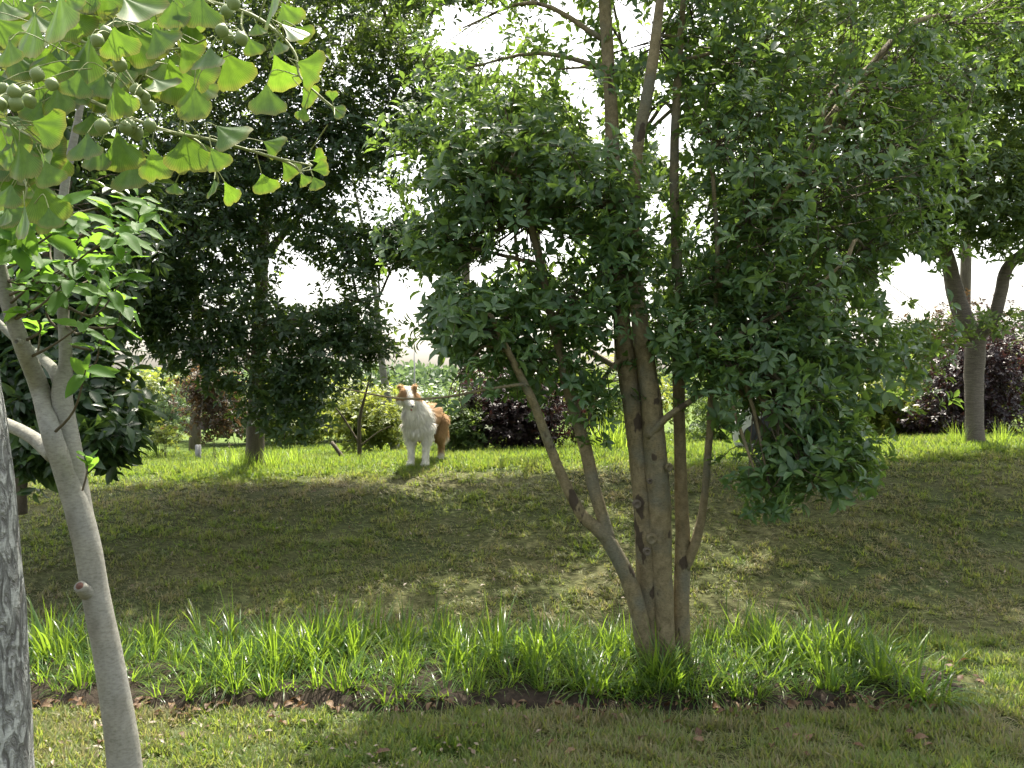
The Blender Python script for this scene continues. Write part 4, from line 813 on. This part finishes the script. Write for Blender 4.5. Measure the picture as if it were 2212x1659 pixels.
GLV = [(380, 130, 280, 100), (200, 240, 240, 80), (520, 390, 280, 75), (740, 290, 190, 110), (450, 30, 130, 120), (880, 80, 260, 140), (890, 290, 200, 130), (1080, 110, 170, 100), (1000, 260, 200, 130), (1170, 340, 170, 120), (1290, 370, 160, 95), (1440, 430, 200, 110), (1230, 100, 220, 90),
       (1700, 40, 200, 100), (1790, 110, 150, 120), (1810, 200, 140, 150), (1880, 210, 110, 140), (1590, 190, 90, 100), (1560, 290, 110, 120), (1720, 300, 110, 110), (1740, 450, 180, 115), (1930, 430, 190, 150), (1650, 620, 175, 95), (1920, 600, 120, 130), (1870, 700, 75, 75), (2090, 690, 90, 150), (2050, 590, 60, 270),
       (1420, 840, 200, 150), (1690, 900, 130, 150), (1340, 980, 130, 115), (1160, 980, 230, 95), (1180, 910, 180, 95), (1010, 540, 170, 140), (1190, 600, 150, 95), (1210, 670, 190, 100), (750, 630, 190, 100), (470, 530, 150, 80), (620, 540, 150, 90), (750, 940, 200, 95), (960, 1040, 200, 100), (820, 1080, 200, 100),
       (1640, 1150, 125, 100), (1420, 1190, 120, 110), (1320, 1170, 120, 90), (1080, 1170, 80, 95), (1790, 1050, 110, 130), (1880, 1110, 70, 120), (1950, 1130, 80, 110), (1980, 970, 90, 200), (1975, 1040, 80, 190), (330, 800, 190, 160), (120, 860, 170, 120), (330, 940, 190, 170), (290, 1010, 160, 130), (310, 1080, 150, 110), (150, 1000, 200, 90),
       (280, 1260, 210, 100), (40, 1230, 160, 80), (160, 1370, 170, 95), (40, 1360, 120, 90), (310, 1350, 110, 100), (200, 700, 150, 60), (530, 920, 180, 100), (560, 780, 150, 95), (600, 980, 150, 90), (60, 330, 150, 100), (320, 440, 180, 90), (370, 620, 170, 90), (480, 620, 120, 90), (1400, 60, 120, 90)]
for i in range(105):
    GLV.append((random.uniform(-60, 1250), random.uniform(-60, 620), random.uniform(140, 230), random.gauss(105, 25)))
for i in range(22):
    GLV.append((random.uniform(-60, 330), random.uniform(650, 1350), random.uniform(130, 200), random.gauss(105, 25)))
pet = MB(); o0 = parent_origin(gk)
for i, (zx, zy, w, an) in enumerate(GLV):
    d = random.uniform(1.28, 1.46) if i < 70 else random.uniform(1.45, 1.75)
    wm = w * Z / FPX * d * 1.55
    a = R(an + random.uniform(-8, 8)); tip = np.array([-math.cos(a), 0, -math.sin(a)])           # from stem to blade
    tilt = random.uniform(-.4, .4); yv = norm(tip + np.array([0, tilt, 0])); nz = np.array([random.gauss(0, .25), -1, random.gauss(.2, .25)])
    if random.random() < .3: nz = np.array([random.gauss(0, .6), -1, random.gauss(.5, .4)])
    zv = norm(nz - yv * np.dot(nz, yv)); xv = np.cross(yv, zv)
    s = wm; org = G(zx, zy, d) - yv * s * .42; o = org - o0
    lf = obj('leaf', gl[i % 9], None, gk)
    lf.matrix_local = Matrix(((xv[0] * s, yv[0] * s, zv[0] * s, o[0]), (xv[1] * s, yv[1] * s, zv[1] * s, o[1]), (xv[2] * s, yv[2] * s, zv[2] * s, o[2]), (0, 0, 0, 1)))
    dd = np.linalg.norm(gw - org, axis=1) + np.maximum(0, org[2] - gw[:, 2]) * .8; j = np.argmin(dd); e = gw[j]
    if np.linalg.norm(e - org) > .09: e = org + norm(e - org) * .09
    tube(pet, [org + yv * s * .03, org - yv * .02 + (e - org) * .25, e], [.0009, .0008, .0011], 5, 4, 0, False)
tag(pet.build('petioles', M['green_twig'], gk), kind='stuff')
def fruit_mesh():
    V = []; F = []; nu, nv = 12, 8
    for j in range(nv + 1):
        t = j / nv; rr = .5 * math.sin(math.pi * t) ** .85 * (1 - .1 * t) + .001
        for i in range(nu): a = 6.28318 * i / nu; V.append((rr * math.cos(a), rr * math.sin(a), .58 - t * 1.16))
    for j in range(nv):
        for i in range(nu): F.append([j * nu + i, (j + 1) * nu + i, (j + 1) * nu + (i + 1) % nu, j * nu + (i + 1) % nu])
    mb = MB(); mb.add(V, F); return mb.mesh('fruit')
fm = fruit_mesh(); fm.materials.append(M['fruit']); pet2 = MB()
for (zx, zy) in [(830, 630), (890, 600), (915, 655), (925, 775), (840, 820), (775, 790), (800, 780), (630, 780), (660, 770), (1400, 70), (1440, 20), (1370, 190), (1405, 230), (1490, 240), (20, 550), (90, 570), (170, 570), (30, 625), (230, 460), (600, 250), (660, 210), (740, 400), (180, 625), (0, 640), (320, 520), (840, 560), (100, 640)]:
    d = random.uniform(1.3, 1.4); c = G(zx, zy, d); s = .0245 * random.uniform(.9, 1.1)
    f_ = obj('fruit', fm, None, gk); f_.location = Vector(c - o0); f_.scale = (s, s, s); f_.rotation_euler = (random.uniform(-.5, .5), random.uniform(-.5, .5), random.uniform(0, 6))
    top = c + np.array([0, 0, s * .55]); j = np.argmin(np.linalg.norm(gw - top, axis=1) + np.maximum(0, top[2] - gw[:, 2]) * 2); e = gw[j]
    if np.linalg.norm(e - top) > .07: e = top + norm(e - top + np.array([0, 0, .06])) * .07
    tube(pet2, [top, (top + e) / 2 + np.array([0, 0, .004]), e], [.0009, .0009, .001], 5, 3, 0, False)
pet2.build('stalks', M['green_twig'], gk)['kind'] = 'stuff'

# ------------------------------------------------------------------ bodies: many tapered balls fused into one surface
def capsule_chain(mb, pts, rad, sides=14):
    """chain of tapered segments with round ends"""
    pts = np.asarray(pts, float); rad = np.asarray(rad, float)
    tube(mb, pts, rad, sides, 4 if len(pts) > 2 else 1)
    for p_, r_ in zip(pts, rad): ball(mb, p_, (r_, r_, r_))
def ball(mb, c, r, rot=None):
    V = []; nu, nv = 14, 9
    for j in range(nv + 1):
        t = math.pi * j / nv
        for i in range(nu):
            a = 2 * math.pi * i / nu; q = np.array([math.sin(t) * math.cos(a) * r[0], math.sin(t) * math.sin(a) * r[1], math.cos(t) * r[2]])
            V.append(np.asarray(c) + (q if rot is None else rot @ q))
    F = [[j * nu + i, (j + 1) * nu + i, (j + 1) * nu + (i + 1) % nu, j * nu + (i + 1) % nu] for j in range(nv) for i in range(nu)]
    mb.add(V, F)
def fuse(mb, voxel, smooth_it=6):
    me = mb.mesh('tmp'); o = bpy.data.objects.new('tmp', me); COL.objects.link(o)
    m = o.modifiers.new('r', 'REMESH'); m.mode = 'VOXEL'; m.voxel_size = voxel; m.use_smooth_shade = True
    s = o.modifiers.new('s', 'SMOOTH'); s.iterations = smooth_it; s.factor = .5
    dg = bpy.context.evaluated_depsgraph_get(); dg.update(); out = bpy.data.meshes.new_from_object(o.evaluated_get(dg))
    bpy.data.objects.remove(o); bpy.data.meshes.remove(me); return out
def paint(me, fn, attr='coat'):
    co = np.empty(len(me.vertices) * 3, np.float32); me.vertices.foreach_get('co', co); co = co.reshape(-1, 3)
    c = fn(co); a = me.attributes.new(attr, 'FLOAT_COLOR', 'POINT'); a.data.foreach_set('color', np.hstack([c, np.ones((len(c), 1))]).astype(np.float32).ravel()); return co

# dog: local frame x = its left/right as seen, y = backward, z up; nose points to -y
dog = thing('dog', 'brown and white long-haired dog standing on the grass crest looking down', 'dog', gp(903, 8.15))
dog.rotation_euler = (0, 0, R(-12))
mb = MB()
capsule_chain(mb, [(0, .0, .50), (0, .12, .50), (0, .3, .50), (0, .45, .505)], [.13, .132, .122, .115])            # trunk, deep chest
ball(mb, (0, -.02, .47), (.118, .12, .17)); ball(mb, (0, .47, .49), (.115, .12, .13))
capsule_chain(mb, [(0, -.02, .55), (-.015, -.09, .63), (-.03, -.13, .70)], [.122, .105, .085])                    # neck with ruff
ball(mb, (-.01, -.09, .55), (.112, .1, .13))
hc = np.array([-.06, -.16, .735]); md_ = norm(np.array([.46, -.66, -.50]))                                         # head and muzzle direction
capsule_chain(mb, [hc, hc + md_ * .07], [.084, .066]); ball(mb, hc + np.array([0, 0, .01]), (.082, .082, .075)); ball(mb, hc + np.array([-.055, -.02, -.045]), (.055, .05, .055)); ball(mb, hc + np.array([.05, .01, -.045]), (.05, .05, .055))
capsule_chain(mb, [hc + md_ * .07 + np.array([0, 0, -.01]), hc + md_ * .13, hc + md_ * .19], [.052, .04, .029])
capsule_chain(mb, [hc + md_ * .06 + np.array([0, .0, -.045]), hc + md_ * .16 + np.array([0, .0, -.045])], [.035, .018])   # lower jaw, mouth a little open
for s in (-1, 1):
    e0 = hc + np.array([s * .055, .02, .055]); capsule_chain(mb, [e0, e0 + np.array([s * .02, -.004, .03]), e0 + np.array([s * .036, -.024, .038]), e0 + np.array([s * .046, -.044, .02])], [.026, .021, .014, .006], 10)
    capsule_chain(mb, [(s * .085, .0, .42), (s * .085, .02, .30), (s * .078, .015, .16), (s * .078, .01, .06)], [.066, .048, .032, .029]); ball(mb, (s * .078, -.012, .03), (.036, .05, .032))
    capsule_chain(mb, [(s * .085, .46, .44), (s * .09, .40, .31)], [.09, .06]); capsule_chain(mb, [(s * .09, .40, .31), (s * .085, .52, .19), (s * .085, .50, .06)], [.056, .03, .027]); ball(mb, (s * .085, .475, .03), (.034, .048, .03))
capsule_chain(mb, [(0, .56, .52), (.02, .66, .42), (.03, .70, .28), (.03, .69, .18)], [.045, .06, .06, .03])       # bushy tail
body = fuse(mb, .011, 5)
WHITE = np.array([.80, .77, .71]); SABLE = np.array([.43, .27, .135]); DARK = np.array([.16, .08, .045])
def coat(co):
    x, y, z = co[:, 0], co[:, 1], co[:, 2]; n = (vnoise(x * 1 + z, y + z * .7, 22, 61) - .5) * .05
    sab = np.ones(len(co))
    sab *= smooth(.03, .12, y + n + (z - .5) * .12)                            # front is white, back and flanks sable
    sab *= 1 - smooth(.22, .14, z + n)*0
    legs_w = 1 - smooth(np.where(y > .25, .08, .17), np.where(y > .25, .15, .25), z + n); sab *= 1 - legs_w
    front_leg = (y < .07) & (z < .42); sab = np.where(front_leg, 0, sab)
    h = np.stack([x - hc[0], y - hc[1], z - hc[2]], -1); f = h @ md_
    head = (z > .655) & (y < -.04) | ((y < -.17))
    side = np.abs(h @ np.array([.82, .57, 0]))
    hs = smooth(.018, .034, side + n * .3) * (1 - smooth(.09, .13, f + n)); hs = np.where(h[:, 2] > .05, np.maximum(hs, smooth(.03, .045, side)), hs)
    sab = np.where(head & (h[:, 2] > -.055), hs, sab)
    tail = (y > .56); sab = np.where(tail, smooth(.24, .34, z), sab)
    c = WHITE[None] * (1 - sab[:, None]) + (SABLE * (1 - .0))[None] * sab[:, None]
    dk = sab * smooth(.55, .68, z) * smooth(.5, .75, vnoise(x, y, 18, 63)) * .35
    c = c * (1 - dk[:, None]) + DARK[None] * dk[:, None]
    c *= (.88 + .24 * vnoise(x * 3, z * 1 + y, 30, 62))[:, None]
    return c
co = paint(body, coat); M['coat'] = attr_mat('dog_coat', 'coat', .8); body.materials.append(M['coat'])
bd = obj('body', body, None, dog)
# long hair: tapering locks lying down the coat
nrm = np.empty(len(body.vertices) * 3, np.float32); body.vertices.foreach_get('normal', nrm); nrm = nrm.reshape(-1, 3)
NL = 17000; pick_ = rng.integers(0, len(co), NL); p0 = co[pick_]; n0 = nrm[pick_]
z_ = p0[:, 2]; Ln = np.where(z_ > .64, .03, .062) * np.where((p0[:, 1] < .1) & (z_ > .33) & (z_ < .62), 1.35, 1) * np.where(z_ < .26, .45, 1)
Ln = np.where(p0[:, 1] > .5, Ln * 1.4, Ln); Ln = np.where((p0[:, 1] < -.17), .014, Ln) * rng.uniform(.6, 1.2, NL)
flow = np.array([0, .55, -1.0])[None] + rng.normal(0, .2, (NL, 3)); flow = flow - n0 * np.sum(flow * n0, -1, keepdims=True) + n0 * .33; flow = norm(flow)
sd_ = norm(np.cross(flow, n0)); wv_ = (.0036 * (Ln / .05) ** .5)[:, None]
v0 = p0 - sd_ * wv_; v1 = p0 + sd_ * wv_; m0 = p0 + flow * Ln[:, None] * .55 + n0 * .006; v2 = m0 - sd_ * wv_ * .8; v3 = m0 + sd_ * wv_ * .8; v4 = p0 + flow * Ln[:, None] + np.array([0, 0, -.006])
V = np.stack([v0, v1, v2, v3, v4], 1).reshape(-1, 3); b0 = np.arange(NL)[:, None] * 5
mb = MB(); mb.v.append(V); mb.n = len(V); mb.loops.append((b0 + np.array([[0, 1, 3, 2]])).astype(np.int32).ravel()); mb.tot.extend([4] * NL); mb.loops.append((b0 + np.array([[2, 3, 4]])).astype(np.int32).ravel()); mb.tot.extend([3] * NL)
fm_ = mb.mesh('fur'); cf = np.repeat(coat(p0) * rng.uniform(.8, 1.1, (NL, 1)), 5, axis=0); a = fm_.attributes.new('coat', 'FLOAT_COLOR', 'POINT'); a.data.foreach_set('color', np.hstack([cf, np.ones((len(cf), 1))]).astype(np.float32).ravel())
M['fur'] = attr_mat('dog_fur', 'coat', .7, .3); fm_.materials.append(M['fur']); tag(obj('fur', fm_, None, dog), kind='stuff')
M['nose'] = plain_mat('dark_nose', (.015, .012, .012), (.02, .015, .015), 40, .35, .1, .5); M['eye'] = plain_mat('dark_eye', (.02, .01, .006), (.03, .015, .008), 30, .1, 0, .6); M['tongue'] = plain_mat('tongue', (.42, .16, .16), (.36, .13, .14), 30, .5)
mb = MB(); ball(mb, hc + md_ * .212 + np.array([0, 0, .008]), (.018, .014, .014)); mb.v = [mb.v[0]]; obj('nose', mb.mesh('nose'), M['nose'], dog)
for s in (-1, 1):
    mb = MB(); side_v = norm(np.cross(md_, np.array([0, 0, 1.]))); ball(mb, hc + md_ * .078 - side_v * s * .036 + np.array([0, 0, .03]), (.011, .011, .011)); obj('eye', mb.mesh('eye'), M['eye'], dog)
mb = MB(); capsule_chain(mb, [hc + md_ * .1 + np.array([0, 0, -.03]), hc + md_ * .17 + np.array([0, 0, -.034]), hc + md_ * .185 + np.array([0, 0, -.046])], [.012, .012, .008], 10); obj('tongue', mb.mesh('tongue'), M['tongue'], dog)

# ------------------------------------------------------------------ the person crouching behind the drooping branch, side on, facing right
pr = thing('person', 'person in a pale shirt and dark trousers crouching behind the drooping branch', 'person', gp(1650, 8.9))
def arm(mb, s, r0_=1.0):
    capsule_chain(mb, [(.03, s * .165, .60), (.16, s * .20, .40), (.36, s * .09, .47)], [.048 * r0_, .040 * r0_, .030 * r0_], 12)
skin = MB()
hd = np.array([.12, 0, .785])
ball(skin, hd + np.array([-.01, 0, .03]), (.095, .076, .088)); ball(skin, hd + np.array([.03, 0, -.045]), (.062, .056, .062)); capsule_chain(skin, [(.03, 0, .62), (.085, 0, .71)], [.058, .054])
capsule_chain(skin, [hd + np.array([.085, 0, .03]), hd + np.array([.108, 0, -.008])], [.010, .015], 8)             # nose
capsule_chain(skin, [hd + np.array([.075, -.02, -.048]), hd + np.array([.082, 0, -.046]), hd + np.array([.075, .02, -.048])], [.008, .010, .008], 8)   # lips
ball(skin, hd + np.array([.062, 0, -.085]), (.024, .024, .02)); ball(skin, hd + np.array([.07, 0, .042]), (.022, .05, .012))
for s in (-1, 1):
    ball(skin, hd + np.array([-.015, s * .078, -.005]), (.018, .01, .03)); arm(skin, s)
    w = np.array([.36, s * .09, .47]); f = norm(np.array([.9, -s * .25, -.3])); side = np.array([0, 1.0, 0]); ball(skin, w + f * .05, (.05, .036, .02))
    for k, (o, ln) in enumerate([(-.028, .060), (-.010, .074), (.010, .070), (.027, .054)]):
        b = w + f * .088 + side * o; capsule_chain(skin, [b, b + f * ln * .5 + np.array([0, 0, -.012]), b + f * ln * .75 + np.array([0, 0, -.045])], [.0085, .0078, .0065], 8)
    t = w + f * .03 + side * (-s * .034); capsule_chain(skin, [t, t + f * .035 + side * (-s * .022), t + f * .065 + side * (-s * .022) + np.array([0, 0, -.016])], [.011, .010, .008], 8)
    capsule_chain(skin, [(.27, s * .13, .47), (.02, s * .12, .07)], [.052, .038])
capsule_chain(skin, [(-.18, 0, .24), (-.1, 0, .42), (0, 0, .57)], [.12, .115, .11])
M['skin'] = plain_mat('skin', (.52, .33, .25), (.46, .28, .21), 12, .55, .05); M['shirt'] = plain_mat('pale_shirt', (.48, .49, .48), (.6, .6, .58), 9, .85, .3); M['trousers'] = plain_mat('dark_trousers', (.035, .036, .045), (.055, .055, .065), 20, .9, .3); M['hair'] = plain_mat('black_hair', (.012, .01, .009), (.022, .018, .015), 60, .5, .6, .5); M['shoe'] = plain_mat('white_shoe', (.6, .6, .58), (.5, .5, .5), 20, .7)
def part(name, mb, vox, mat, it=4):
    me = fuse(mb, vox, it); return obj(name, me, mat, pr)
part('body', skin, .0065, M['skin'], 3)
mb = MB(); capsule_chain(mb, [(-.2, 0, .13), (-.19, 0, .24), (-.12, 0, .42), (-.01, 0, .56)], [.14, .15, .14, .125]); ball(mb, (-.02, 0, .57), (.10, .185, .075)); ball(mb, (-.12, 0, .42), (.13, .18, .17))
for s in (-1, 1): capsule_chain(mb, [(.02, s * .165, .595), (.10, s * .19, .48), (.155, s * .2, .415)], [.068, .06, .054], 12)
part('shirt', mb, .012, M['shirt'])
mb = MB(); ball(mb, (-.15, 0, .17), (.13, .16, .1))
for s in (-1, 1): capsule_chain(mb, [(-.17, s * .09, .2), (.07, s * .13, .37), (.27, s * .13, .46)], [.105, .09, .07]); capsule_chain(mb, [(.27, s * .13, .46), (.12, s * .125, .24), (.02, s * .12, .08)], [.068, .07, .052])
part('trousers', mb, .012, M['trousers'])
for s in (-1, 1):
    mb = MB(); capsule_chain(mb, [(-.02, s * .12, .04), (.08, s * .12, .042), (.2, s * .125, .032)], [.042, .045, .034]); part('shoe', mb, .008, M['shoe'])
mb = MB(); ball(mb, hd + np.array([-.028, 0, .045]), (.098, .086, .088)); ball(mb, hd + np.array([-.06, 0, -.02]), (.06, .074, .07)); part('hair', mb, .008, M['hair'], 2)
for s in (-1, 1):
    mb = MB(); ball(mb, hd + np.array([.083, s * .03, .02]), (.009, .011, .008)); obj('eye', mb.mesh('eye'), M['eye'], pr)
